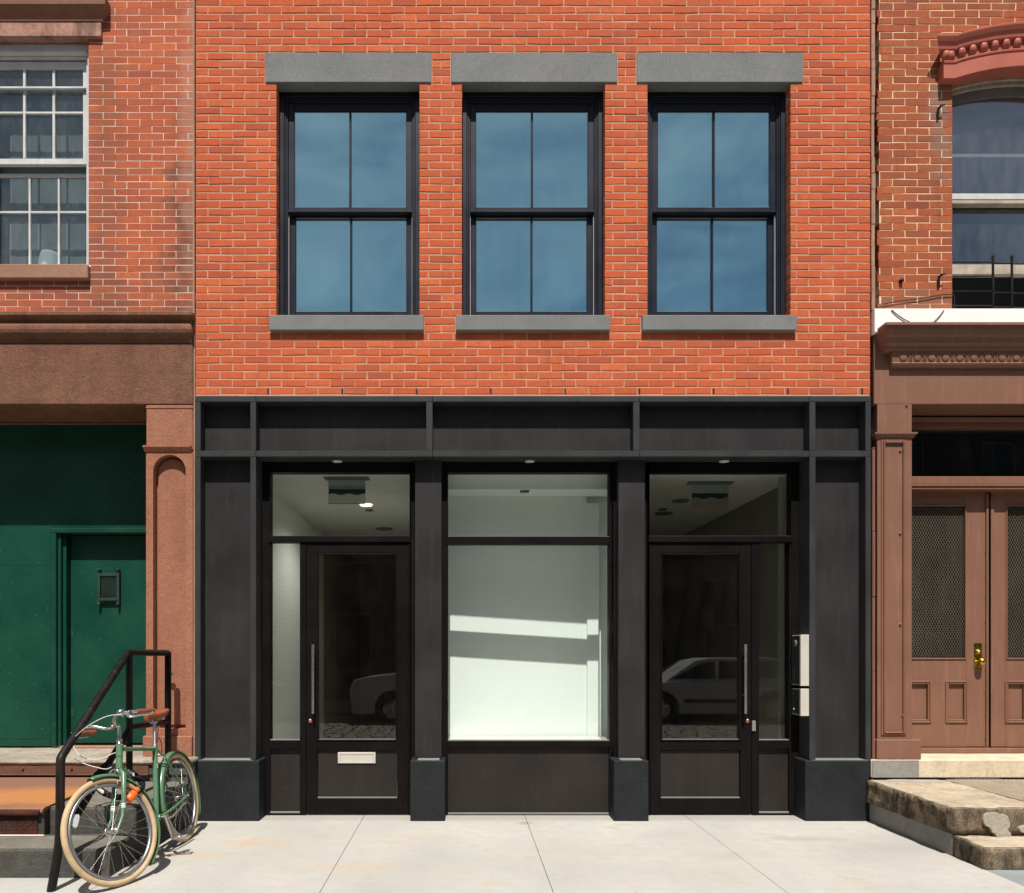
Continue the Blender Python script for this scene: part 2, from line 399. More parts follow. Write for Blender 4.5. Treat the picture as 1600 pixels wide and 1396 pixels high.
_c = _t.mix(_t.ramp(_a, [(.3, 0.), (.7, 1.)]), (.0030, .040, .026), (.0056, .060, .037))
_c = _t.mix(_t.ramp(_g, [(.56, 0.), (.75, .35)]), _c, (.02, .10, .068))
_c = _t.mix(_t.ramp(_f, [(.715, 0.), (.74, .6)]), _c, (.13, .24, .19))
M['green_wood'] = _t.set(_c, _t.ramp(_a, [(.3, .30), (.7, .46)]), 0, _t.bump(_g, .3, .0012), .35)
M['green_metal'] = plain('dusty green metal', (.030, .058, .047), .5, .2, .2, 9)
M['iron'] = plain('chipped black iron', (.010, .0095, .0095), .45, .1, .35, 14, 90, .35, .0015, ((.09, .06, .045), .3))
M['wire'] = plain('galvanised wire', (.20, .16, .12), .5, .3)
M['bike_green'] = plain('sage green bicycle enamel', (.085, .185, .098), .28, 0, .05, 8, 200, .01)
M['tyre_tan'] = plain('cream rubber tyre', (.50, .365, .215), .7, 0, .14, 14, 160, .2, .001)
M['rim'] = plain('grey alloy rim', (.33, .34, .36), .35, .8)
M['leather'] = plain('brown leather', (.25, .072, .03), .35, 0, .2, 14, 120, .15, .001)
M['cable'] = plain('white cable sheath', (.68, .67, .63), .4)
M['black_cloth'] = plain('black woven sleeve', (.006, .006, .007), .8, 0, .2, 9, 300, .3, .001)
M['orange'] = plain('orange plastic', (.85, .14, .02), .35)
M['white_mark'] = plain('white print', (.8, .8, .8), .6)
M['reflector'] = plain('clear reflector', (.55, .56, .57), .3)
M['rubber'] = plain('black rubber', (.02, .02, .02), .7)
def concrete(name, col, patches):
    t = NT(name)
    a = t.noise(1.1, 5, .6); b = t.noise(9, 5, .65); g = t.noise(230, 3, .7)
    sw = t.noise(5, 4, .6, t.mapped((.25, 2.2, 1)))
    c = t.mix(t.ramp(a, [(.35, 0.), (.65, 1.)]), sc3(col, .86), sc3(col, 1.08))
    c = t.mix(t.ramp(b, [(.42, 0.), (.75, .35)]), c, sc3(col, .75))
    c = t.mix(t.ramp(sw, [(.5, 0.), (.75, .18)]), c, sc3(col, .8))
    for (x, y, rx, ry, k, pc) in patches:
        o = t.xz()
        dx = t.math('DIVIDE', t.math('SUBTRACT', o[0], x), rx); dy = t.math('DIVIDE', t.math('SUBTRACT', o[1], y), ry)
        d = t.math('SQRT', t.math('ADD', t.math('MULTIPLY', dx, dx), t.math('MULTIPLY', dy, dy)))
        d = t.math('ADD', d, t.math('MULTIPLY', t.math('SUBTRACT', t.noise(7, 5, .7), .5), 1.7))
        c = t.mix(t.math('MULTIPLY', t.ramp(d, [(.3, 1.), (1.0, 0.)]), k), c, pc)
    c = t.mix(t.ramp(t.noise(24, 1), [(.73, 0.), (.745, .55)]), c, sc3(col, .45))
    c = t.mix(t.ramp(t.noise(110, 2), [(.70, 0.), (.76, .5)]), c, sc3(col, .5))
    o = t.xz(); wl = t.math('ADD', o[1], t.math('MULTIPLY', t.noise(14, 4), .12)); c = t.mix(t.ramp(wl, [(.0, 0.), (.10, .45)]), c, sc3(col, .55))
    n5 = t.noise(2.2, 6, .75); c = t.mix(t.ramp(n5, [(.48, 0.), (.70, .6)]), c, (col[0] * .80, col[1] * .74, col[2] * .66))
    return t.set(c, .85, 0, t.bump(t.math('ADD', g, b), .25, .002), .3)
RST = (.50, .33, .20)
M['concrete'] = concrete('pale pavement concrete', (.435, .425, .388), [(-1.62, -.75, .35, .16, .5, RST), (-2.0, -1.1, .5, .10, .35, RST), (-.75, -1.4, .4, .12, .35, RST), (-.4, -.6, .5, .15, .22, RST),
    (.55, -.1, .10, .08, .5, (.2, .13, .09)), (2.7, -.65, .5, .10, .35, (.26, .22, .18)), (1.9, -1.1, .5, .15, .3, (.38, .30, .24)), (3.2, -.9, .5, .2, .3, (.30, .28, .25)), (1.0, -1.0, .8, .2, .25, (.40, .33, .27))])
M['facade_shade'] = plain('sooty far facade', (.085, .075, .065), .9)  # dark, even tone for the facades across the road
M['cement_light'] = stone_mat('pale cement patch', (.33, .30, .25), (.42, .385, .32), (.26, .23, .185), .3, .95, .7, 6)
M['slate'] = stone_mat('blue grey bluestone', (.20, .23, .235), (.27, .30, .30), (.24, .26, .25), .1, .8, .3, 2)
M['concrete_rough'] = stone_mat('grey cement render', (.23, .225, .205), (.30, .29, .265), (.20, .185, .16), .15, .9, .5, 3, None)
M['stoop_stone'] = stone_mat('worn warm bluestone', (.32, .28, .225), (.42, .38, .31), (.25, .215, .165), .25, .9, .8, 2.2, ((.20, .14, .09), .45), .006)
M['step_top'] = stone_mat('worn grey step tread', (.15, .145, .12), (.22, .21, .175), (.12, .11, .09), .3, .9, .8, 3, ((.26, .22, .16), .4), .005)
M['stoop_dark'] = stone_mat('dark step stone', (.060, .060, .055), (.10, .10, .09), (.045, .042, .038), .3, .85, .8, 3, ((.16, .13, .10), .4), .006)
M['stoop_tan'] = stone_mat('tan granite slab', (.50, .40, .28), (.64, .55, .41), (.32, .24, .16), .6, .9, .9, 2.4, ((.16, .12, .09), .35), .008)
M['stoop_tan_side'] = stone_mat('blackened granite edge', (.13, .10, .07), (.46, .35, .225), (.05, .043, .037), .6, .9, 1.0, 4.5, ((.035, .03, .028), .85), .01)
M['cream_stone'] = stone_mat('cream sill stone', (.62, .52, .36), (.68, .60, .45), (.45, .36, .25), .2, .9, .6, 4, ((.25, .18, .12), .3), .004)
def cobble_mat():
    t = NT('street cobble'); ge = t.n('ShaderNodeNewGeometry')
    c = t.ramp(ge.outputs['Random Per Island'], [(0., (.17, .16, .14)), (.5, (.25, .24, .21)), (1., (.30, .285, .25))])
    return t.set(c, .7, 0, t.bump(t.noise(40, 4), .5, .004), .3)
M['cobble'] = cobble_mat()
M['asphalt'] = stone_mat('street asphalt', (.05, .05, .05), (.06, .06, .058), (.045, .045, .045), .2, .9, .4)
M['silver_car'] = plain('silver car paint', (.48, .49, .50), .3, .0, .03, 2, 200, .01)
M['car_dark'] = plain('dark car glass and trim', (.012, .013, .015), .1)
M['tyre_black'] = plain('black tyre', (.02, .02, .02), .8)
def rust():
    t = NT('rusty diamond plate')
    a = t.noise(2.4, 5, .6); b = t.noise(25, 5, .7); o = t.xz()
    dz = t.math('DIVIDE', t.math('ADD', o[1], .95), .38); dz = t.math('MULTIPLY', dz, dz)
    warm = t.ramp(t.math('ADD', dz, t.math('MULTIPLY', t.math('SUBTRACT', a, .5), 1.6)), [(.2, 1.), (1.0, 0.)])
    c = t.mix(t.math('MULTIPLY', warm, .85), (.25, .125, .078), (.56, .235, .06))
    c = t.mix(t.ramp(b, [(.5, 0.), (.8, .7)]), c, (.36, .13, .05))
    ch = t.n('ShaderNodeTexChecker')
    m = t.n('ShaderNodeMapping'); m.inputs['Rotation'].default_value = (0, 0, math.radians(45)); m.inputs['Scale'].default_value = (38, 38, 0); t.L(t.pos, m.inputs['Vector']); t.L(m.outputs[0], ch.inputs['Vector']); ch.inputs['Scale'].default_value = 1.0
    c = t.mix(t.math('MULTIPLY', ch.outputs['Fac'], .4), c, (.14, .065, .045))
    return t.set(c, .75, .1, t.bump(t.math('ADD', t.math('MULTIPLY', ch.outputs['Fac'], 1.2), b), .8, .003))
M['rust_plate'] = rust()
M['grate_tan'] = stone_mat('dusty iron grating', (.36, .30, .225), (.45, .38, .29), (.25, .19, .14), .1, .8, .5, 6)
M['rust_dark'] = stone_mat('flaking dark rust', (.060, .024, .018), (.13, .045, .024), (.024, .017, .016), .2, .8, 1.0, 9, ((.04, .05, .045), .5), .006)
M['rust_iron'] = stone_mat('brown rusted iron', (.13, .065, .045), (.18, .085, .055), (.10, .05, .04), .1, .75, .5, 6)
def lamp_mat(name, col, s_):
    t = NT(name); t.t.nodes.remove(t.b); e = t.n('ShaderNodeEmission'); e.inputs[0].default_value = (*col, 1); e.inputs[1].default_value = s_
    t.L(e.outputs[0], t.out.inputs[0]); return t.m
M['lamp_warm'] = lamp_mat('lit warm lamp', (1, .70, .38), 3.2)
M['red_led'] = lamp_mat('red sign edge', (1, .12, .08), .07)
M['dark_grille'] = plain('grey ceiling grille', (.16, .16, .15), .6)

# ------------------------------------------------------------------ walls and bricks
def wall_with_holes(mb, x0, x1, z0, z1, holes, y0, y1):
    xs = sorted({x0, x1, *[h[0] for h in holes], *[h[1] for h in holes]}); zs = sorted({z0, z1, *[h[2] for h in holes], *[h[3] for h in holes]})
    xs = [x for x in xs if x0 <= x <= x1]; zs = [z for z in zs if z0 <= z <= z1]
    def solid(i, j):
        if i < 0 or j < 0 or i >= len(xs) - 1 or j >= len(zs) - 1: return False
        cx, cz = (xs[i] + xs[i + 1]) / 2, (zs[j] + zs[j + 1]) / 2
        return not any(h[0] < cx < h[1] and h[2] < cz < h[3] for h in holes)
    for i in range(len(xs) - 1):
        for j in range(len(zs) - 1):
            if not solid(i, j): continue
            a, b, c, d = xs[i], xs[i + 1], zs[j], zs[j + 1]
            mb.add([(a, y0, c), (b, y0, c), (b, y0, d), (a, y0, d)], [(0, 1, 2, 3)])
            mb.add([(a, y1, c), (b, y1, c), (b, y1, d), (a, y1, d)], [(3, 2, 1, 0)])
            if not solid(i - 1, j): mb.add([(a, y0, c), (a, y1, c), (a, y1, d), (a, y0, d)], [(3, 2, 1, 0)])
            if not solid(i + 1, j): mb.add([(b, y0, c), (b, y1, c), (b, y1, d), (b, y0, d)], [(0, 1, 2, 3)])
            if not solid(i, j - 1): mb.add([(a, y0, c), (b, y0, c), (b, y1, c), (a, y1, c)], [(3, 2, 1, 0)])
            if not solid(i, j + 1): mb.add([(a, y0, d), (b, y0, d), (b, y1, d), (a, y1, d)], [(0, 1, 2, 3)])
    return mb
def raw_build(mb, name, mat, parent, wloc=(0, 0, 0)):
    me = bpy.data.meshes.new(name); me.from_pydata([(x - wloc[0], y - wloc[1], z - wloc[2]) for x, y, z in mb.v], [], mb.f); me.materials.append(mat); me.update()
    return link(name, me, parent, wloc)

def brick_meshes(name, L, H, dep, c, jit, mat, n=8):
    out = []
    for i in range(n):
        vs_, fs = cham((-L / 2, L / 2), (0, dep), (-H / 2, H / 2), c, jit)
        vs_ = [(x + U(-1, 1) * jit * .0028, y + (U(-1, 1) * jit * .0008 if y < .02 else 0), z + U(-1, 1) * jit * .0028) for x, y, z in vs_]
        mb = MB().add(vs_, fs); out.append((mb.mesh(name, mat, (0, 0, 0)), vs_, fs))
    return out
def lay_bricks(parent, x0, x1, z0, z1, course, L, joint, bed, holes, Yf, dep, mat, c=.003, jit=.7, phase=0.0, wob=.001, rag=None, skip=None, limit=300):
    H = course - bed
    meshes = brick_meshes('brick', L - joint, H, dep, c, jit, mat)
    slots = []
    n = int(round((z1 - z0) / course))
    for i in range(n):
        zc = z0 + (i + .5) * course
        a0 = x0 + (rag(i) if rag else 0)
        spans = [(a0, x1)]
        for h in holes:
            if h[2] < zc < h[3]:
                ns = []
                for a, b in spans:
                    if h[1] <= a or h[0] >= b: ns.append((a, b)); continue
                    if h[0] > a: ns.append((a, h[0]))
                    if h[1] < b: ns.append((h[1], b))
                spans = ns
        off = phase + (i % 2) * L / 2 + U(-.004, .004)
        for a, b in spans:
            k = math.floor((a - off) / L); cuts = [a]; x = off + (k + 1) * L
            while x < b:
                cuts.append(x + U(-.003, .003)); x += L
            cuts.append(b)
            if len(cuts) > 2 and cuts[1] - cuts[0] < .04: cuts.pop(1)
            if len(cuts) > 2 and cuts[-1] - cuts[-2] < .04: cuts.pop(-2)
            for p, q in zip(cuts, cuts[1:]):
                xa = p + (joint / 2 if p != a else (.001 if any(abs(a - h[1]) < 1e-6 for h in holes) else joint / 2)); xb = q - (joint / 2 if q != b else .001)
                if xb - xa < .012: continue
                slots.append(((xa + xb) / 2, zc, xb - xa))
    def score(s):
        px = 722 + s[0] * 180; py = 1012 - (s[1] - EYE) * 180
        return -(s[2] / L > .4) * 1.0 + (0 if (-5 < px < 1605 and py > -5) else 50) + (s[0] ** 2 + (s[1] - 3) ** 2) * .05
    slots.sort(key=score)
    stuff = MB()
    for i, (xc, zc, ln) in enumerate(slots):
        me, vs_, fs = meshes[random.randrange(len(meshes))]
        flip = R() < .5; k = ln / (L - joint); dy = U(-wob, wob); dz = U(-.0012, .0012); rz = U(-.006, .006) * (1 if wob > .0005 else .3)
        if i < limit:
            o = bpy.data.objects.new('brick', me); COL.objects.link(o); o.parent = parent
            p = Vector((xc, Yf + dy, zc + dz)) - WL[parent.name]
            o.location = p; o.scale = (k * (-1 if flip else 1), 1, 1); o.rotation_euler = (0, rz, 0); WL[o.name] = Vector((xc, Yf, zc))
        else:
            sg = -1 if flip else 1; cr, sr = math.cos(rz), math.sin(rz)
            pts = []
            for x, y, z in vs_:
                x = x * k * sg; pts.append((xc + x * cr + z * sr, Yf + dy + y, zc + dz - x * sr + z * cr))
            stuff.add(pts, [f[::-1] for f in fs] if flip else fs)
    if stuff.v:
        o = stuff.build('brick', mat, parent); o['kind'] = 'stuff'
    return len(slots)

# ================================================================== THE GROUND
g = MB().box(-120, 120, -120, 120, -.40, -.22).build('ground', M['asphalt']); tag(g, 'dark ground under the street and pavements', None, None, 'structure')
road = MB().box(-60, 60, -11.2, -3.75, -.21, -.155).build('road', M['asphalt']); tag(road, 'road bed between the two pavements', None, None, 'structure')
# cobbles: real setts, only the stretch that the shop glass mirrors
mb = MB(); y = -10.9
while y < -3.8:
    x = -7 + U(0, .2)
    while x < 9:
        l = U(.20, .34); h = U(-.006, .006)
        vs_, fs = cham((x, x + l - .035), (y, y + .135), (-.16, -.112 + h), .014)
        mb.add(vs_, [f for f in fs]); x += l
    y += .170
setts = mb.build('cobble', M['cobble'], road); setts['kind'] = 'stuff'
pave = MB().box(-60, 60, -3.45, -.02, -.21, -.06).build('pavement', M['concrete_rough']); tag(pave, 'pale concrete pavement in front of the shopfront', None, None, 'structure')
def slab(x0, x1, y0, y1, z=0.0, mat='concrete'):
    return MB().box(x0 + .0016, x1 - .0016, y0, y1, -.10, z, .0015).build('paving_slab', M[mat], pave)
JX = [-.872 + 1.431 * k for k in range(-8, 12)]
for a, b in zip(JX, JX[1:]):
    if a < 3.3 and b > 3.3: b = 3.53
    if a < 3.53 and b > 3.53 + .2 and a > 3.4: a = 3.53
    if b <= 3.54 and a > -2.4: slab(a, b, -3.44, .30)
    elif b <= -2.2: slab(a, b, -3.44, -1.60)
x = 3.53
while x < 12: slab(x, x + 1.5, -3.44, -1.20, -.002, 'slate'); x += 1.5
curb = MB().box(-60, 60, -3.74, -3.45, -.21, -.008, .02).build('kerb', M['granite_grey']); tag(curb, 'grey granite kerb along the near pavement', None, None, 'structure')
curb2 = MB().box(-60, 60, -11.50, -11.21, -.21, -.03, .02).build('kerb', M['granite_grey']); tag(curb2, 'grey granite kerb across the road', None, None, 'structure')
pave2 = MB().box(-60, 60, -15.0, -11.51, -.21, -.03).build('pavement', M['concrete_rough']); tag(pave2, 'concrete pavement across the road', None, None, 'structure')

# ================================================================== THE CENTRAL BUILDING
CB = empty('brick_building', ((WX(305) + WX(1360)) / 2, 0, 0))
tag(CB, 'central orange red brick building with a black steel shopfront below three dark windows', 'building')
X0, X1 = WX(305), WX(1360)
ZB = 3.694; CO = .0675
ZTOP = ZB + 62 * CO
wins = [(-1.611, 0), (0, 1), (1.611, 2)]
OX0, OX1 = .000, 1.240
holes = []; mh = []
for dx, i in wins:
    holes.append((OX0 + dx, OX1 + dx, ZB + 10 * CO, ZB + 40 * CO))
    holes.append((WX(703.6) + dx, WX(965.3) + dx, ZB + 40 * CO, ZB + 44 * CO))
    holes.append((WX(711) + dx, WX(953) + dx, ZB + 8 * CO, ZB + 10 * CO))
    mh.append((OX0 + dx - .002, OX1 + dx + .002, ZB + 9 * CO, ZB + 41 * CO))
wb = wall_with_holes(MB(), X0 + .004, X1 - .004, ZB - .02, ZTOP, mh, .0036, .30)
raw_build(wb, 'wall', M['mortar_pink'], CB)
# side and rear walls, roof: the mass behind the front
for a, b, c, d in ((X0 + .01, X0 + .25, .31, 12, ), (X1 - .25, X1 - .01, .31, 12), (X0 + .26, X1 - .26, 11.7, 12)):
    MB().box(a, b, c, d, -.05, ZTOP).build('side_wall', M['brick_dark'], CB)
MB().box(X0 + .01, X1 - .01, .31, 12.0, ZTOP + .002, ZTOP + .15).build('roof', M['asphalt'], CB)
MB().box(X0 + .26, X1 - .26, .31, 11.69, 3.20, 3.62).build('floor_slab', M['ceil'], CB)
lay_bricks(CB, X0, X1, ZB, ZTOP, CO, .2130, .0090, .0120, holes, 0.0, .105, M['brick_new'], .0032, 1.0, .03, .0010)
# thin mortar bed over the steel, weep slots
MB().box(X0 + .01, X1 - .01, -.004, .10, 3.681, 3.693).build('mortar_bed', M['mortar_pink'], CB)
for k in range(9):
    x = WX(419 + 116 * k)
    MB().box(x - .007, x + .007, -.0035, .05, 3.697, 3.748).build('weep_vent', M['rubber'], CB)
# lintels and sills (granite), one pair per window
for k, (dx, i) in enumerate(wins):
    lx0, lx1 = WX(703.6) + dx + .006, WX(965.3) + dx - .006
    MB().box(lx0, lx1, -.010, .29, ZB + 40 * CO + .004, ZB + 44 * CO - .005, .006).build('lintel', M['granite_grey'], CB)
    sx0, sx1 = WX(711) + dx + .006, WX(953) + dx - .004
    s_ = MB().box(sx0, sx1, -.042, .29, ZB + 8 * CO + .004, ZB + 10 * CO, .005)
    s_.box(OX0 + dx + .003, OX1 + dx - .003, .01, .28, ZB + 10 * CO + .0005, ZB + 10 * CO + .008)
    s_.build('window_sill', M['granite_grey'], CB)
# upper sash windows
zb, zt = ZB + 10 * CO + .009, ZB + 40 * CO - .003
def upper_window(dx):
    a, b = OX0 + .004, OX1 - .004
    f = MB()
    f.frame(a, b, zb, zt, .038, .100, .24, .003, .040, .012)
    f.frame(a + .0385, b - .0385, zb + .0125, zt - .0405, .014, .112, .24, .003, .018, .01)
    f.frame(a + .053, b - .053, zb + .023, zt - .059, .014, .122, .24, .002, .016, .01)
    w_ = f.build('sash_window', M['frame_navy'], CB)
    A, B = a + .0675, b - .0675
    # upper sash, forward
    uz0, uz1 = 5.345, zt - .0755
    u = MB(); u.frame(A + .001, B - .001, uz0, uz1, .053, .134, .175, .003, .060, .055)
    xm = (A + B) / 2; u.box(xm - .0085, xm + .0085, .130, .165, uz0 + .055, uz1 - .06, .003)
    u.box(A - .012, B + .012, .128, .175, 5.353, 5.372, .002)
    us = u.build('upper_sash', M['frame_navy'], w_)
    # lower sash, set back
    lz0, lz1 = zb + .034, 5.372
    l_ = MB(); l_.frame(A + .006, B - .006, lz0, lz1, .050, .180, .225, .003, .037, .085)
    l_.box(xm - .0085, xm + .0085, .176, .215, lz0 + .085, lz1 - .037, .003)
    l_.build('lower_sash', M['frame_navy'], w_)
    MB().box(A - .0005, A + .004, .15, .178, lz0, 5.34).build('window_track', M['track'], w_)
    MB().box(B - .004, B + .0005, .15, .178, lz0, 5.34).build('window_track', M['track'], w_)
    for (p, q) in ((A + .054, xm - .009), (xm + .009, B - .054)):
        MB().box(p, q, .150, .156, uz0 + .055, uz1 - .06).build('pane', M['glass_up'], w_)
        MB().box(p, q, .196, .202, lz0 + .085, lz1 - .037).build('pane', M['glass_up'], w_)
        bd = MB(); bd.box(p, q, .140, .1495, uz0 + .055, uz0 + .060); bd.box(p, q, .186, .1955, lz0 + .085, lz0 + .090); bd.box(p, q, .186, .1955, lz1 - .044, lz1 - .037)
        bd.build('glazing_bead', M['bead'], w_)
    return w_
w0 = upper_window(0)
for dx in (-1.611, 1.611): dup(w0, (dx, 0, 0))
for dx, i in wins:   # the room behind each window
    r = MB()
    r.box(OX0 + dx - .15, OX1 + dx + .15, 1.2, 1.25, 3.9, 6.9)
    r.box(OX0 + dx - .20, OX0 + dx - .15, .31, 1.25, 3.9, 6.9); r.box(OX1 + dx + .15, OX1 + dx + .20, .31, 1.25, 3.9, 6.9)
    r.box(OX0 + dx - .15, OX1 + dx + .15, .31, 1.2, 6.85, 6.9); r.box(OX0 + dx - .15, OX1 + dx + .15, .31, 1.2, 3.9, 3.95)
    r.build('room_lining', M['grey_wall'], CB)
    zm = 5.36  # sheets added behind the glass; their tones imitate reflections in the panes
    if i != 1:
        MB().box(OX0 + dx + .02, OX1 + dx - .02, .302, .306, zm, 6.36).build('shade', M['shade_upper'], CB)
        MB().box(OX0 + dx + .02, OX1 + dx - .02, .309, .313, 4.40, zm + .03).build('shade', M['shade_lower'], CB)
    else:
        MB().prism([(OX0 + .02, zm), (.57, zm), (.57, 5.60), (OX1 - .02, 6.02), (OX1 - .02, 6.36), (OX0 + .02, 6.36)], .302, .306).build('shade', M['shade_upper'], CB)
        MB().prism([(.57, zm), (OX1 - .02, zm), (OX1 - .02, 6.02), (.57, 5.60)], .303, .307).build('shade', M['shade_mid'], CB)
        MB().box(OX0 + .02, .53, .309, .313, 4.40, zm + .03).build('shade', M['shade_lower'], CB)
        MB().prism([(.531, 4.40), (.86, 4.40), (.985, 4.66), (.985, 4.40), (OX1 - .02, 4.40), (OX1 - .02, zm + .03), (.531, zm + .03)], .309, .313).build('shade', M['shade_upper'], CB)
        MB().box(.80, 1.02, .318, .322, 4.38, 4.70).build('blind', M['white_wall'], CB)  # white sheet behind the notch, put in for a triangle of daylight

# ------------------------------------------------------------------ the steel shopfront
def bar(px0, px1, py0, py1, y0=-.012, y1=.30, c=.003, mat='steel', nm='frame_bar'):
    return MB().box(WX(px0), WX(px1), y0, y1, WZ(py0), WZ(py1), c).build(nm, M[mat], CB)
Z_T1, Z_T0 = WZ(620.3), WZ(628.7); Z_B1, Z_B0 = WZ(705.2), WZ(714.5)
PZ = WZ(1187.5)
E = .0012
verts_px = [(305, 314), (391.5, 400.5), (666, 676), (989, 999), (1264, 1273.5), (1351.5, 1360)]
segs = [(305, 400.5), (400.5, 676), (676, 999), (999, 1264), (1264, 1360)]
for a, b in segs:
    xa, xb = WX(a) + E, WX(b) - E
    MB().box(xa, xb, -.012, .125, Z_T0, Z_T1, .003).build('frame_bar', M['steel'], CB)
    MB().box(xa, xb, -.012, .125, Z_B0, Z_B1, .003).build('frame_bar', M['steel'], CB)
for a, b in verts_px:
    MB().box(WX(a), WX(b), -.0105, .125, Z_B1 + .0005, Z_T0 - .0005, .003).build('frame_bar', M['steel'], CB)
    if a < 400 or a > 1200:
        dpt = .30 if 380 < a < 1300 else .125
        MB().box(WX(a), WX(b), -.012, dpt, PZ, Z_B0 - .0005, .003).build('frame_bar', M['steel'], CB)
MB().box(X0, X1, .1255, .30, Z_B0 + .055, Z_T1).build('header_box', M['steel'], CB)
for a, b in ((314, 391.5), (400.5, 666), (676, 989), (999, 1264), (1273.5, 1351.5)):
    MB().box(WX(a) + .002, WX(b) - .002, .105, .125, Z_B1 + .0006, Z_T0 - .0006).build('fascia_panel', M['steel_panel'], CB)
# soffit behind the lower bar
MB().box(WX(400.5) + .001, WX(1264) - .001, .126, .34, Z_B0 + .004, Z_B0 + .054).build('soffit', M['steel'], CB)
# outer pier panels
for a, b in ((314, 391.5), (1273.5, 1351.5)):
    MB().box(WX(a) + .0005, WX(b) - .0005, .105, .125, PZ, Z_B0 - .001).build('pier_panel', M['steel_panel'], CB)
# inner piers
for a, b in ((648.5, 690), (966, 1007.5)):
    xa, xb = WX(a, .11), WX(b, .11)
    MB().box(xa, xb, .105, .30, PZ + .002, Z_B0 + .0035, .003).build('pier_panel', M['steel_panel'], CB)
    MB().box(WX(a - 8, .19), WX(b + 7, .19), .190, .33, 0, Z_B0 + .0032).build('pier_side', M['frame_brown'], CB)
# granite plinths
def plinth(x0, x1, y0, y1, z1): return MB().box(x0, x1, y0, y1, -.03, z1, .006).build('plinth', M['granite_black'], CB)
plinth(WX(301, -.03), WX(405, -.03), -.035, .30, PZ - .003)
plinth(WX(1258, -.03), WX(1358, -.03), -.035, .30, PZ - .003)
plinth(WX(641, -.03), WX(695.5, -.03), -.035, .30, PZ - .003)
plinth(WX(959, -.03), WX(1013.5, -.03), -.035, .30, PZ - .003)
# pale caulk line where steel meets granite
for a, b in ((305, 400), (1264, 1360), (649, 690), (966, 1007)):
    MB().box(WX(a, 0) + .02, WX(b, 0) - .02, -.02, .10, PZ - .002, PZ + .001).build('caulk_line', M['bead'], CB)
# downlights
for px in (526.5, 828, 1132.5):
    x = WX(px, .14); o = MB(); z = Z_B0 + .002
    o.lathe([(.043, -.004), (.043, .006), (.032, .006), (.030, -.001), (.001, -.002)][::-1], (x, .155, z), (0, 0, -1), 20)
    o.build('downlight', M['white_paint'], CB)

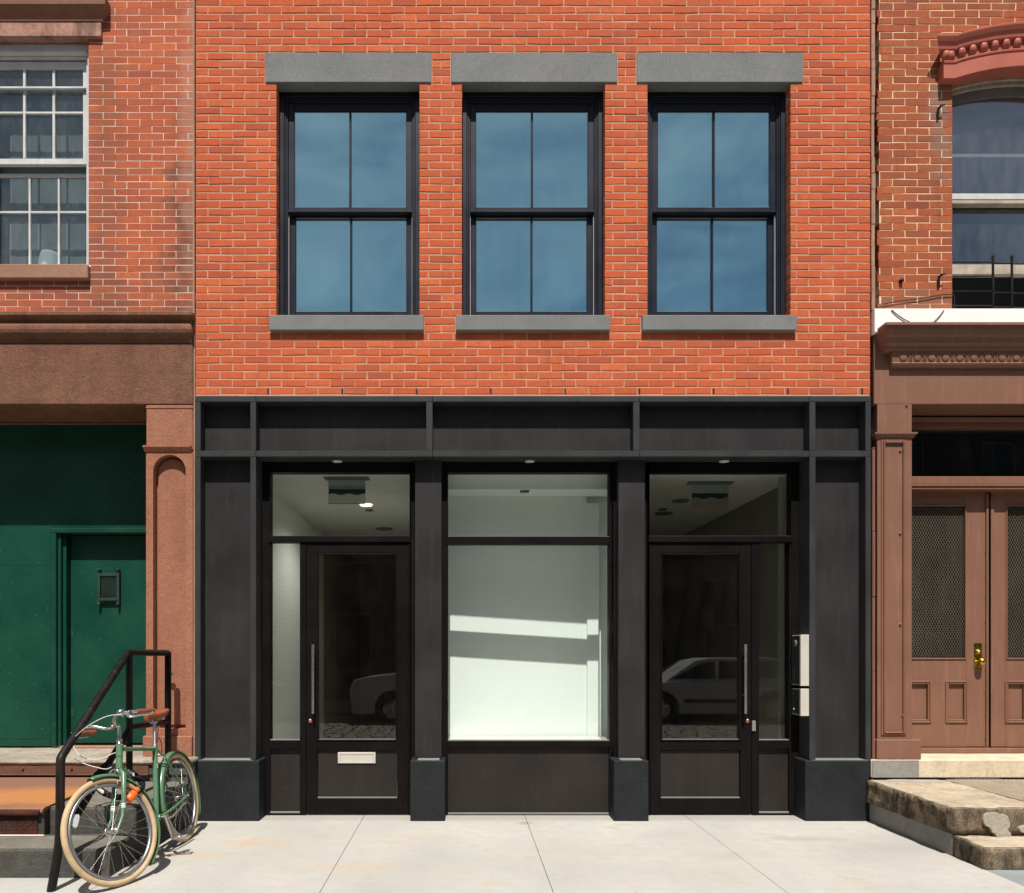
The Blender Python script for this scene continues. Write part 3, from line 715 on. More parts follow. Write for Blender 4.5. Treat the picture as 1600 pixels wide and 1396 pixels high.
YF = .19      # face of the glazing frames
YG = .235     # glass plane
def px2(a, b, c, d, Y=YF): return WX(a, Y), WX(b, Y), WZ(d, Y), WZ(c, Y)
def glaze(parent, a, b, c, d, glass='glass_shop', y=YG):
    x0, x1, z0, z1 = px2(a, b, c, d, y)
    o = MB().box(x0 - .004, x1 + .004, y, y + .006, z0 - .004, z1 + .004).build('pane', M[glass], parent)
    return o
ZL = 0.0
def bay(frm, trans, side, doorp, sgn):
    """frm: outer frame px x0,x1 ; trans pane px; side pane px; door px"""
    x0, x1 = WX(frm[0], YF), WX(frm[1], YF)
    ztop = Z_B0 + .0025; zt0 = WZ(838, YF); zt1 = WZ(847.5, YF)
    # transom
    t = MB(); gx0, gx1 = WX(trans[0], YF), WX(trans[1], YF)
    t.box(x0, gx0, YF, .29, zt1, ztop); t.box(gx1, x1, YF, .29, zt1, ztop)
    t.box(gx0, gx1, YF + .0005, .29, WZ(738, YF), ztop); t.box(gx0 - .012, gx1 + .008, YF - .014, .29, zt1, zt0, .002)
    T = t.build('transom_window', M['frame_brown'], CB)
    glaze(T, trans[0], trans[1], 738, 838)
    MB().box(gx0, gx1, YF + .01, YG - .001, zt0, zt0 + .004).build('glazing_bead', M['bead'], T)
    # sidelight
    s = MB(); sx0, sx1 = WX(side[0], YF), WX(side[1], YF)
    zg0, zg1 = WZ(1157, YF), zt1 - .001
    lo, hi = (x0, WX(doorp[0], YF) - .003) if sgn < 0 else (WX(doorp[1], YF) + .003, x1)
    s.box(lo, sx0, YF, .29, 0, zt1 - .0005, .002); s.box(sx1, hi, YF, .29, 0, zt1 - .0005, .002)
    s.box(sx0, sx1, YF - .006, .29, WZ(1170, YF), zg0, .002)
    s.box(sx0, sx1, YF + .003, .28, 0, WZ(1271, YF), .002)
    S = s.build('sidelight', M['frame_brown'], CB)
    glaze(S, side[0], side[1], 848.5, 1157)
    MB().box(sx0, sx1, YF + .004, YG - .001, zg0, zg0 + .006).build('glazing_bead', M['bead'], S)
    MB().box(sx0, sx1, YF + .028, .27, WZ(1271, YF) + .001, WZ(1170, YF) - .001).build('kick_panel', M['kick'], S)
    MB().box(sx0, sx1, YF + .002, YF + .027, WZ(1271, YF) + .001, WZ(1271, YF) + .012).build('glazing_bead', M['bead'], S)
    # door
    dx0, dx1 = WX(doorp[0], YF), WX(doorp[1], YF)
    if sgn > 0: MB().box(x0, dx0 - .003, YF, .29, 0, zt1 - .0005).build('door_jamb', M['frame_brown'], CB)
    else: MB().box(dx1 + .003, x1, YF, .29, 0, zt1 - .0005).build('door_jamb', M['frame_brown'], CB)
    g0, g1 = WX(doorp[2], YF), WX(doorp[3], YF)
    d = MB(); y0, y1 = YF + .004, .245
    zt = zt1 - .004; zb_ = .012
    d.box(dx0, g0 - .014, y0, y1, zb_, zt, .002); d.box(g1 + .014, dx1, y0, y1, zb_, zt, .002)
    for (pa, pb) in ((848, 864), (1159, 1173), (1248, 1280)):
        d.box(g0 - .014, g1 + .014, y0 + .0006, y1, max(zb_, WZ(pb, YF)), min(zt, WZ(pa, YF)), .002)
    DR = d.build('door', M['frame_brown'], CB)
    fr = MB(); fr.frame(g0 - .0135, g1 + .0135, WZ(1158.5, YF) + .001, WZ(864.5, YF) - .001, .013, y0 - .006, y0 + .02, .003); fr.build('glazing_bead', M['frame_navy'] if 0 else M['frame_brown'], DR)
    MB().box(g0, g1, y0 + .002, YG - .022, WZ(1158.5, YF) + .0145, WZ(1158.5, YF) + .019).build('glazing_bead', M['bead'], DR)
    MB().box(g0 - .002, g1 + .002, YG - .02, YG - .014, WZ(1157.5, YF), WZ(866, YF)).build('pane', M['glass_door'], DR)
    MB().box(g0 - .010, g1 + .010, y0 + .020, y1 - .01, WZ(1247, YF), WZ(1174, YF)).build('kick_panel', M['kick'], DR)
    MB().box(g0 - .010, g1 + .010, y0 + .002, y0 + .0195, WZ(1247.5, YF), WZ(1246, YF)).build('glazing_bead', M['bead'], DR)
    return DR
def pull(DR, px):
    x = WX(px, .12); zt, zb_ = WZ(1007, .12), WZ(1115.5, .12)
    h = MB(); h.tube([(x, .125, zb_), (x, .125, zt)], .0135, 12)
    for z in (WZ(1034, .12), WZ(1087, .12)): h.tube([(x, .127, z), (x, YF + .004, z)], .008, 8)
    h.build('pull_handle', M['chrome'], DR)
    lk = MB(); lk.lathe([(.001, -.012), (.012, -.012), (.019, -.006), (.020, 0)], (WX(px - 4 if px < 700 else px + 3, YF), YF + .003, WZ(1127, YF)), (0, 1, 0), 14)
    L_ = lk.build('lock', M['copper'], DR)
EL = WX(413, YF)
d1 = bay((404, 642), (422, 640), (422, 468.5), (478.5, 637.5, 498, 618), -1)
d1['label'] = 'black door with a letter slot'
pull(d1, 488.5)
d2 = bay((1011, 1249), (1015, 1236), (1186, 1233), (1017, 1174.5, 1035, 1154.5), 1)
d2['label'] = 'black door without a letter slot'
pull(d2, 1165.5)
# letter slot
x0, x1, z0, z1 = px2(527.5, 586.5, 1176, 1193.5)
ls = MB(); ls.frame(x0, x1, z0, z1, .022, YF + .012, YF + .0235, .002); ls.box(x0 + .0225, x1 - .0225, YF + .016, YF + .0235, z0 + .0225, z1 - .0225, .003)
ls.build('letter_slot', M['alu'], d1)
# strike box on the right door, latch on left jamb
MB().box(WX(1175, .18), WX(1180.5, .18), .172, .1895, WZ(1142.5, .18), WZ(1126.5, .18), .002).build('strike_plate', M['bead'], CB)
MB().box(WX(402, .10), WX(405.5, .12), .07, .12, WZ(1035, .1), WZ(1013, .1), .002).build('door_sensor', M['dark_plastic'], CB)
# shop window in the middle
x0, x1 = WX(697, YF), WX(956, YF)
c = MB(); gx0, gx1 = WX(700, YF), WX(952, YF)
c.box(x0, gx0, YF, .29, 0, Z_B0 + .0025, .002); c.box(gx1, x1, YF, .29, 0, Z_B0 + .0025, .002)
c.box(gx0, gx1, YF + .0005, .29, WZ(738, YF), Z_B0 + .0025); c.box(gx0 - .006, gx1 + .01, YF - .012, .29, WZ(850.5, YF), WZ(839, YF), .002)
c.box(gx0 - .004, gx1 + .01, YF - .012, .29, WZ(1168, YF), WZ(1158, YF), .002); c.box(gx0, gx1, YF + .004, .29, 0, WZ(1273, YF), .002)
SW = c.build('shop_window', M['frame_brown'], CB)
glaze(SW, 700, 952, 738, 839); glaze(SW, 700, 952, 851, 1158)
MB().box(gx0, gx1, YF + .025, .28, WZ(1273, YF) + .001, WZ(1168, YF) - .001).build('kick_panel', M['kick'], SW)
MB().box(gx0, gx1, YF + .002, YF + .024, WZ(1273, YF) + .001, WZ(1273, YF) + .013).build('glazing_bead', M['bead'], SW)
MB().box(gx0, gx1, YF + .002, YG - .001, WZ(1158, YF) + .0005, WZ(1158, YF) + .008).build('glazing_bead', M['bead'], SW)
MB().box(gx0, gx1, YF + .002, YG - .001, WZ(839, YF) + .0005, WZ(839, YF) + .005).build('glazing_bead', M['bead'], SW)
# intercom and mailbox plates standing off the right inner flange
for (pa, pb, nm) in ((992, 1072, 'intercom'), (1076.5, 1119, 'mailbox')):
    fx0, fx1 = WX(1250.5, 0), WX(1263.6, 0)
    m_ = MB().box(fx0, fx1, -.008, .012, WZ(pb), WZ(pa), .002).box(fx0 + .002, fx1, .0125, .175, WZ(pb) + .004, WZ(pa) - .004, .002)
    B_ = m_.build(nm, M['alu'], CB)
    MB().box(fx0 - .001, fx0 + .0015, .018, .165, WZ(pb) + .010, WZ(pa) - .010).build('faceplate', M['dark_plastic'], B_)
    if nm == 'intercom':
        ln = MB(); ln.lathe([(.001, .006), (.02, .006), (.028, .001), (.03, 0)], (fx0 - .001, .09, WZ(1005)), (-1, 0, 0), 16); ln.build('camera_lens', M['bead'], B_)
        for q in range(4): MB().box(fx0 - .004, fx0 - .001, .115, .127, WZ(1047 + q * 5), WZ(1045 + q * 5)).build('button', M['chrome'], B_)
        MB().box(fx0 - .003, fx0 - .001, .07, .10, WZ(1027.5), WZ(1025.5)).build('button', M['rubber'], B_)
    else:
        MB().lathe([(.001, .005), (.009, .005), (.010, 0)], (fx0 - .001, .13, WZ(1110)), (-1, 0, 0), 10).build('lock', M['chrome'], B_)
# ---- rooms behind the shopfront
CZ = 3.12
MB().box(X0 + .26, X1 - .26, .31, 11.6, -.05, .004).build('interior_floor', M['floor_in'], CB)
MB().box(X0 + .26, X1 - .26, .31, 11.6, CZ, 3.195).build('interior_ceiling', M['ceil'], CB)
lw = WX(404, .3) - .12
# left lobby
MB().box(lw - .06, lw, .31, 4.2, .005, CZ - .001).build('interior_wall', M['white_wall'], CB)
bds = MB()
for k in range(62):
    z = .02 + .05 * k; bds.box(lw + .0005, lw + .006, .32, 4.1, z, z + .0488)
bds.build('wall_board', M['white_wall'], CB)['kind'] = 'stuff'
MB().box(lw - .06, lw, 4.21, 11, .005, CZ - .001).build('interior_wall', M['dark_wall'], CB)
MB().box(WX(640, .3) + .05, WX(640, .3) + .10, .34, 3.5, .005, CZ - .001).build('interior_wall', M['grey_wall'], CB)
MB().box(WX(640, .3) + .05, WX(640, .3) + .10, 3.51, 11, .005, CZ - .001).build('interior_wall', M['dark_wall'], CB)
MB().box(lw, WX(640, .3) + .05, 8.0, 8.1, .005, CZ - .001).build('interior_wall', M['dark_wall'], CB)
# right lobby
rl = WX(1015, .3) - .12; rr = 3.19
MB().box(rl - .05, rl, .34, 11, .005, CZ - .001).build('interior_wall', M['dark_wall'], CB)
MB().box(rr, rr + .05, .34, 11, .005, CZ - .001).build('interior_wall', M['dark_wall'], CB)
MB().box(3.02, rr - .001, .60, .66, .005, CZ - .001).build('interior_wall', M['grey_wall'], CB)
MB().box(rl, rr, 8.0, 8.1, .005, CZ - .001).build('interior_wall', M['dark_wall'], CB)
# white display wall close behind the middle window, with a return at the right
dw = .80
MB().add([(x, y, z) for z in (.005, CZ - .001) for x, y in ((WX(640, .3) + .11, dw - .045), (WX(917, dw), dw + .012), (WX(917, dw), dw + .09), (WX(640, .3) + .11, dw + .09))], [(0, 1, 2, 3), (4, 5, 6, 7), (0, 1, 5, 4), (1, 2, 6, 5), (2, 3, 7, 6), (3, 0, 4, 7)]).build('display_wall', M['white_wall'], CB)
MB().box(WX(917, dw), WX(1000, .8), dw + .05, dw + .12, .005, CZ - .001).build('display_wall', M['white_wall'], CB)
MB().box(WX(917, dw) + .001, WX(936, dw), dw - .012, dw + .049, .005, 2.9).build('display_post', M['white_wall'], CB)
MB().box(WX(640, .3) + .12, 1.515, .30, dw - .05, .55, .640, .004).build('display_platform', M['floor_in'], CB)  # added pale platform, bounces sun up onto the display wall
MB().box(1.52, 1.57, .34, dw + .04, .005, CZ - .001).build('interior_wall', M['white_wall'], CB)
MB().box(WX(640, .3) + .11, WX(1000, .3), dw - .33, dw - .005, 2.97, CZ - .001).build('interior_bulkhead', M['white_wall'], CB)
MB().box(WX(813, .5), WX(827, .5), .50, .56, 2.955, 2.969).build('ceiling_vent', M['dark_grille'], CB)
# ceiling fittings in the lobbies
for (pa, pb, Y, s_) in ((513, 571, .66, 1), (1081, 1138, .86, 1)):
    E_ = MB().box(WX(pa - 6, Y), WX(pb + 6, Y), Y - .06, Y + .06, CZ - .014, CZ - .001, .002).build('exit_sign_mount', M['dark_grille'], CB)
    z0 = WZ(787 if pa < 700 else 792, Y)
    MB().box(WX(pa, Y), WX(pb, Y), Y - .004, Y + .004, z0, CZ - .015).build('acrylic_panel', M['glass_old'], E_)
    MB().box(WX(pa, Y), WX(pb, Y), Y - .005, Y + .005, z0 - .006, z0 - .001).build('sign_edge', M['red_led'], E_)
    zm = z0 + (CZ - z0) * .58  # pale plate and dark wave below imitate reflections in the acrylic
    MB().box(WX(pa, Y) + .003, WX(pb, Y) - .003, Y + .01, Y + .014, zm, CZ - .016).build('sign_back', M['ceil'], E_)
    n = 16; xs = [WX(pa, Y) + .003 + (WX(pb, Y) - WX(pa, Y) - .006) * i / n for i in range(n + 1)]
    MB().prism([(x, zm - .002) for x in xs] + [(x, zm - .052 + .008 * math.sin(i * .9)) for i, x in reversed(list(enumerate(xs)))], Y + .010, Y + .013).build('sign_face', M['dark_plastic'], E_)
def ceiling_disc(px, py, r, mat, nm):
    dist = (CZ - EYE) * FPX / (1012 - py); x = (px - 722) * dist / FPX; y = dist - D
    MB().lathe([(.001, .014), (r * .9, .014), (r, .004), (r, 0)], (x, y, CZ - .001), (0, 0, -1), 20).build(nm, M[mat], CB)
ceiling_disc(572, 788.5, .070, 'lamp_warm', 'ceiling_lamp')
_l = bpy.data.lights.new('ceiling_lamp_light', 'SPOT'); _l.energy = 42; _l.spot_size = math.radians(155); _l.spot_blend = .6; _l.color = (1, .93, .84); _l.shadow_soft_size = .06
_lo = bpy.data.objects.new('ceiling_lamp_light', _l); COL.objects.link(_lo); _lo.parent = CB; _lo.location = Vector((-1.09, 2.0, 3.09)) - WL[CB.name]
ceiling_disc(577, 797, .05, 'dark_grille', 'smoke_detector')
ceiling_disc(600, 826, .12, 'dark_grille', 'ceiling_speaker')
ceiling_disc(1063, 782, .10, 'dark_grille', 'ceiling_speaker')
ceiling_disc(1035, 795.5, .05, 'dark_grille', 'smoke_detector')
ceiling_disc(1037, 802, .11, 'dark_grille', 'ceiling_speaker')

# ================================================================== THE LEFT BUILDING
LB = empty('brownstone_building', (-4.2, 0, 0))
tag(LB, 'left building of old rose brick over rough brownstone and a dark green entrance', 'building')
LX0, LX1 = -6.0, WX(304) - .004
LZ0 = WZ(490); LZT = 7.88
lh = [(WX(-37), WX(138), WZ(416), WZ(61)), (WX(-60), WX(160), WZ(61), WZ(4)), (WX(-40), WX(141), WZ(440), WZ(416))]
raw_build(wall_with_holes(MB(), LX0, LX1 - .01, LZ0, LZT, [(WX(-37) - .002, WX(138) + .002, WZ(440) + .02, WZ(61) + .02)], .0052, .30), 'wall', M['mortar_white'], LB)
lay_bricks(LB, LX0, LX1 - .012, LZ0, LZT, .0603, .2120, .0060, .0048, lh, .004, .10, M['brick_left'], .0010, .6, .06, .0004)
MB().box(LX1 - .0115, LX1 + .003, .001, .3, LZ0, LZT).build('mortar_edge', M['joint'], LB)
MB().box(LX0, LX1 - .02, .32, 10, 3.7, LZT).build('upper_storeys', M['black_void'], LB) if 0 else None
for a, b in ((LX0, LX0 + .25), (LX1 - .27, LX1 - .02)): MB().box(a, b, .31, 10, 0, LZT).build('side_wall', M['brick_dark'], LB)
MB().box(LX0, LX1 - .02, .31, 10, LZT + .002, LZT + .1).build('roof', M['asphalt'], LB)
MB().box(LX0, LX1, .02, .30, WZ(61) + .02, WZ(4)).build('lintel_core', M['joint'], LB) if 0 else None
# brownstone lintel and hood over the window
MB().box(WX(-58), WX(160), -.028, .25, WZ(61), WZ(37), .004).build('lintel', M['lintel_stained'], LB)
za, zb_ = WZ(38), WZ(4)
pr = [(.05, za), (-.035, za), (-.040, za + .02), (-.052, za + .05), (-.075, za + .075), (-.090, za + .10), (-.095, za + .150), (-.088, zb_ - .012), (-.075, zb_), (.05, zb_)]
MB().mould(pr, WX(-60), WX(158), 0, .85).build('window_hood', M['hood_brown'], LB)
MB().box(WX(-40) + .004, WX(141), -.045, .28, WZ(439), WZ(416.5), .008).build('window_sill', M['sill_stone'], LB)
# white twelve-light window
lw_ = MB(); a, b, z0, z1 = WX(-36.5), WX(137.5), WZ(416), WZ(62)
lw_.frame(a, b, z0, z1, .030, .05, .22, .003, .06, .03)
lw_.frame(a + .0305, b - .0305, z0 + .0305, z1 - .0605, .022, .075, .22, .003, .04, .01)
lw_.box(a + .03, b - .03, .04, .09, z1 - .085, z1 - .0605, .004)
LW = lw_.build('sash_window', M['white_paint'], LB)
Y1 = .10; A, B = a + .054, b - .054
u = MB(); uz1, uz0 = z1 - .115, WZ(257, Y1)
u.frame(A, B, uz0, uz1, .040, Y1, Y1 + .04, .002, .06, .050)
gx0, gx1 = A + .04, B - .04; W3 = (gx1 - gx0) / 3
for k in (1, 2): u.box(gx0 + W3 * k - .011, gx0 + W3 * k + .011, Y1 + .001, Y1 + .035, uz0 + .05, uz1 - .06, .003)
zr = WZ(176, Y1); u.box(gx0, gx1, Y1 + .002, Y1 + .034, zr - .010, zr + .010, .003)
zs = WZ(140, Y1); u.box(A - .01, B + .01, Y1 - .025, Y1 - .004, zs - .010, zs + .010, .003)
u.build('upper_sash', M['white_paint'], LW)
l_ = MB(); lz0, lz1 = z0 + .032, WZ(257.5, .16)
l_.frame(A + .004, B - .004, lz0, lz1, .030, .155, .19, .002, .008, .055)
l_.box(gx0, gx1, .154, .19, WZ(277, .16), WZ(272.5, .16), .002)
for k in (1, 2): l_.box(gx0 + W3 * k - .009 + .015, gx0 + W3 * k + .009 + .015, .156, .186, lz0 + .055, WZ(277, .16), .003)
zr2 = WZ(332, .16); l_.box(gx0, gx1, .157, .185, zr2 - .009, zr2 + .009, .003)
l_.build('lower_sash', M['white_paint'], LW)
for k in range(3):
    p, q = gx0 + W3 * k + .010, gx0 + W3 * (k + 1) - .010
    for (c_, d_, yy) in ((zr + .01, uz1 - .06, Y1 + .02), (uz0 + .05, zr - .01, Y1 + .02), (zr2 + .009, lz1 - .008, .172), (lz0 + .055, zr2 - .009, .172)):
        MB().box(p, q, yy, yy + .004, c_, d_).build('pane', M['glass_old'], LW)
# curtains: a wavy sheet with thickness
cu = MB(); n = 60; pts = []
for i in range(n + 1):
    t = i / n; xx = a + .03 + (b - a - .06) * t; yy = .33 + .0015 * math.sin(t * 46) + .001 * math.sin(t * 91 + 1); pts.append((xx, yy))
vs_ = [(x, y, z0 + .05) for x, y in pts] + [(x, y, z1 - .05) for x, y in pts] + [(x, y + .004, z0 + .05) for x, y in pts] + [(x, y + .004, z1 - .05) for x, y in pts]
m = n + 1; cu.add(vs_, [(i, i + 1, m + i + 1, m + i) for i in range(n)] + [(2 * m + i, 3 * m + i, 3 * m + i + 1, 2 * m + i + 1) for i in range(n)], True)
cu.build('curtain', M['curtain'], LW)
MB().lathe([(.001, .20), (.075, .20), (.085, .17), (.11, .02), (.11, 0), (.001, 0)], (WX(78, .27), .275, z0 + .05), (0, 0, 1), 20).build('lamp_shade', M['blind'], LW)
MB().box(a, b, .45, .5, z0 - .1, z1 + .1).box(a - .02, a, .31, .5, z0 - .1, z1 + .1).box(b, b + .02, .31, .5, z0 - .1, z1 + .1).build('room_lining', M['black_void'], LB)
# brownstone cornice, fascia and soffit
z = lambda py: WZ(py)
pr = [(.10, z(490)), (-.055, z(490.5)), (-.068, z(493)), (-.070, z(497.5)), (-.050, z(499.5)), (-.026, z(503)), (-.024, z(507)), (-.044, z(510)), (-.060, z(514)), (-.064, z(519)), (-.056, z(524)), (-.036, z(529)), (-.020, z(531)), (-.018, z(535)), (.10, z(536))]
MB().mould(pr, LX0, WX(292), 0, 1).build('cornice', M['brownstone'], LB)
MB().box(LX0, WX(302), -.006, .52, z(633), z(536) - .001, .010).build('stone_fascia', M['brownstone'], LB)
MB().box(LX0, LX1 - .02, .001, .28, z(536), z(490) - .001).build('stone_core', M['joint'], LB)
# salmon pilaster with an arched panel
def pilaster():
    p = MB(); xa, xb = WX(228.5), WX(301.5); zt, zc, zb1 = z(633) - .001, z(703), z(1150)
    p.box(xa, xb, -.004, .60, zc, zt, .008)
    P = p.build('pilaster', M['pilaster_pink'], LB)
    MB().mould([(.1, z(706.5)), (-.012, z(706.5)), (-.020, z(703)), (-.034, z(700)), (-.034, z(697.5)), (-.005, z(697)), (.1, z(697))], WX(227), WX(299.5), .3, .05).build('capital_moulding', M['pilaster_pink'], P)
    MB().box(xa - .001, xb + .001, -.009, .1, z(638.5), z(636.5), .001).build('capital_moulding', M['pilaster_pink'], P)
    # shaft: a front skin with an arched opening, and the recessed panel behind
    ax0, ax1 = WX(239.5), WX(290.5); r = (ax1 - ax0) / 2; cx = (ax0 + ax1) / 2; zs = z(711) - r; zp = z(1139)
    N = 14; arc = [(cx - r * math.cos(math.pi * i / N), zs + r * math.sin(math.pi * i / N)) for i in range(N + 1)]
    zt2 = z(707); s_ = MB(); y0, y1 = -.004, .082
    def q(poly):
        n = len(poly); s_.add([(x, y0, zz) for x, zz in poly] + [(x, y1, zz) for x, zz in poly], [tuple(range(n)), tuple(range(n, 2 * n))[::-1]] + [(i, (i + 1) % n, n + (i + 1) % n, n + i) for i in range(n)])
    q([(xa, zb1), (ax0, zb1), (ax0, zs), (xa, zs)]); q([(ax1, zb1), (xb, zb1), (xb, zs), (ax1, zs)]); q([(ax0, zb1), (ax1, zb1), (ax1, zp), (ax0, zp)])
    q([(xa, zs), (ax0, zs), (ax0 + .0001, zt2), (xa, zt2)]); q([(ax1, zs), (xb, zs), (xb, zt2), (ax1, zt2)])
    for (x1_, z1_), (x2_, z2_) in zip(arc, arc[1:]): q([(x1_, z1_), (x2_, z2_), (x2_, zt2), (x1_, zt2)])
    s_.build('shaft', M['pilaster_pink'], P)
    MB().box(xa, xb, .0821, .60, zb1, zt2 + .001).build('shaft_core', M['pilaster_pink'], P)
    rr = r - .022; arc2 = [(cx - rr * math.cos(math.pi * i / N), zs + rr * math.sin(math.pi * i / N)) for i in range(N + 1)]
    MB().prism([(cx + rr, zp + .03), (cx - rr, zp + .03)] + arc2, .060, .0815).build('raised_panel', M['pilaster_pink'], P)
    MB().box(WX(225), WX(301.5), -.030, .60, .552, zb1 - .0005, .006).build('pilaster_base', M['pilaster_pink'], P)
pilaster()
MB().box(WX(301.5) + .0005, X0 - .004, .01, .28, .3, WZ(490)).build('party_joint', M['joint'], LB)
# far pilaster, out of the picture, closes the entrance on the left
MB().box(-5.6, -5.2, -.004, .60, .55, z(633) - .001, .008).build('pilaster', M['pilaster_pink'], LB)
# green timber front: boards left of the door, door frame, door
GY = .55; gx = WX(80, GY)
MB().box(-5.2, gx + .08, GY + .12, GY + .20, .55, z(633)).box(gx + .0805, WX(228) + .1, GY + .12, GY + .20, WZ(826, GY), z(633)).box(gx + .0805, WX(228) + .1, GY + .26, GY + .30, .55, WZ(826, GY)).build('green_backing', M['green_wood'], LB)
MB().box(LX0, WX(228), .525, GY + .24, z(633) - .010, z(633) - .0015).build('soffit_board', M['hood_brown'], LB)
bz = [.57, WZ(1156, GY), WZ(884, GY), WZ(826, GY) + .004]
for zz0, zz1 in zip(bz, bz[1:]):
    for xx0, xx1 in ((-5.19, gx - .005),):
        MB().box(xx0 + .003, xx1 - .003, GY + (.0 if zz0 > .6 else -.006), GY + .119, zz0 + .0010, zz1 - .0010, .002).build('timber_panel', M['green_wood'], LB)
MB().box(-5.19, WX(228, GY) + .05, GY + .003, GY + .119, WZ(826, GY) + .005, 3.60).build('timber_panel', M['green_wood'], LB)
df = MB(); DY = GY + .09
df.box(gx, gx + .055, GY - .020, GY + .15, .57, WZ(833, GY), .006); df.box(gx + .0555, gx + .085, GY + .01, GY + .15, .57, WZ(833, GY) - .001, .004)
df.box(gx, WX(228, GY) + .05, GY - .022, GY + .15, WZ(833.5, GY) + .0005, WZ(826, GY), .006)
df.build('door_frame', M['green_wood'], LB)
dx0, dx1, dz1 = gx + .12, WX(236, DY), WZ(834, GY)
MB().box(gx + .0855, dx0 - .004, GY + .05, GY + .15, .57, dz1).build('door_jamb', M['green_wood'], LB)
GD = MB().box(dx0, dx1 + .05, DY + .03, DY + .075, .585, dz1 - .004, .004).build('door', M['green_wood'], LB)
YD = DY + .03
x0, x1, z0, z1 = WX(155, YD), WX(189, YD), WZ(939.5, YD), WZ(897, YD)
gr = MB(); gr.frame(x0, x1, z0, z1, .026, YD - .040, YD - .022, .003)
for xx in (x0 + .013, x1 - .013):
    for zz, sg in ((z0, -1), (z1, 1)):
        gr.box(xx - .013, xx + .013, YD - .038, YD - .024, zz if sg > 0 else zz - .045, zz + .045 if sg > 0 else zz, .003)
        gr.lathe([(.011, -.022), (.011, .0), (.001, 0)][::-1], (xx, YD - .022, zz + sg * .035), (0, -1, 0), 10)
        gr.lathe([(.001, .03), (.010, .027), (.013, .016)], (xx, YD - .022, zz + sg * .035), (0, -1, 0), 10)
G_ = gr.build('grille', M['green_metal'], GD)
gm = MB(); k = 0; cs = .0145
zz = z0 + .03
while zz < z1 - .026:
    xx = x0 + .028 + (k % 2) * cs / 2
    while xx < x1 - .030:
        gm.tube([(xx, YD - .030, zz), (xx + cs * .5, YD - .030, zz + .006), (xx + cs, YD - .030, zz)], .0016, 4, False, False, False); gm.tube([(xx, YD - .030, zz), (xx + cs * .5, YD - .030, zz - .006), (xx + cs, YD - .030, zz)], .0016, 4, False, False, False); xx += cs
    zz += .0125; k += 1
gm.build('mesh_screen', M['green_metal'], G_)
MB().box(x0 + .02, x1 - .02, YD - .012, YD - .002, z0 + .02, z1 - .02).build('grille_opening', M['black_void'], G_)
for zz in (WZ(985, YD), WZ(989, YD), WZ(993, YD), WZ(1109, YD), WZ(1113, YD), WZ(1117, YD)):
    MB().lathe([(.001, .006), (.004, .005), (.006, 0)], (dx0 + .015, YD, zz), (0, -1, 0), 8).build('hinge_screw', M['wire'], GD)

# ---- left stoop: three rises
ST = empty('stone_stoop', (-3.4, -.6, 0)); tag(ST, 'dark three step stoop with a rusty diamond plate, behind the handrail', 'stoop')
SX = -2.300
MB().box(-6, -2.30, -.212, .80, .425, .519, .008).build('step_block', M['stoop_dark'], ST)
MB().box(-6, -2.31, -.195, .6, 0, .4245).build('stoop_core', M['stoop_dark'], ST)
MB().box(WX(100, .6), WX(228, .6), .50, .60, .5515, .575, .004).build('door_threshold', M['sill_stone'], ST)
# iron channel under the slab, with bolts
ic = MB().box(-6, -2.63, -.228, -.2125, .425, .508, .002).box(-6, -2.63, -.240, -.2125, .430, .438, .003).build('iron_channel', M['rust_iron'], ST)
for k in range(4): MB().lathe([(.001, .01), (.008, .008), (.012, 0)], (WX(37 + 76 * k - 76, -.22), -.228, .478), (0, -1, 0), 8).build('bolt', M['rust_dark'], ic)
MB().box(-6, -2.915, -1.30, -.1955, .0, .3515, .006).build('step_block', M['stoop_dark'], ST)
MB().box(-2.910, SX, -1.245, -.1955, .0, .372, .014).build('step_block', M['stoop_dark'], ST)
MB().box(-2.905, SX - .01, -1.235, -.213, .3725, .3735).build('step_top', M['step_top'], ST)
# plate: slightly tilted sheet with a rounded nose
P = MB(); x0, x1 = -6, -2.913
sec = [(-.2000, .412), (-1.24, .3865), (-1.29, .384), (-1.318, .374), (-1.326, .358), (-1.318, .342), (-1.30, .338), (-1.29, .352), (-1.24, .362), (-.2000, .396)]
P.mould(sec, x0, x1); P.build('rusty_plate', M['rust_plate'], ST)
MB().tube([(x0, -1.318, .352), (-4, -1.322, .350), (-3.2, -1.320, .352), (-2.93, -1.318, .350)], .024, 8).build('plate_nose', M['rust_dark'], ST)
# diamond plate riser: raised lozenges on a sheet
rp = MB().box(-6, -2.955, -1.312, -1.3005, .192, .325, .002).build('riser_plate', M['rust_dark'], ST)
lz = MB()
for i in range(60):
    for j in range(5):
        xx = -2.985 - i * .027; zz = .205 + j * .027; s_ = 1 if (i + j) % 2 else -1
        a = .009
        lz.add([(xx - a, -1.3125, zz - s_ * a), (xx, -1.3125, zz - .003), (xx + a, -1.3125, zz + s_ * a), (xx, -1.3125, zz + .003), (xx, -1.3165, zz)], [(0, 1, 4), (1, 2, 4), (2, 3, 4), (3, 0, 4)])
lz.build('tread_lozenges', M['rust_dark'], rp)['kind'] = 'stuff'
MB().box(-6, SX, -1.652, -1.2475, -.02, .187, .014).build('step_block', M['stoop_dark'], ST)
MB().box(-6, SX - .012, -1.638, -1.3025, .1875, .1885).build('step_top', M['step_top'], ST)
MB().box(-6, -2.90, -1.33, -1.3128, .1888, .2, .004).build('mortar_joint', M['mortar_white'], ST)

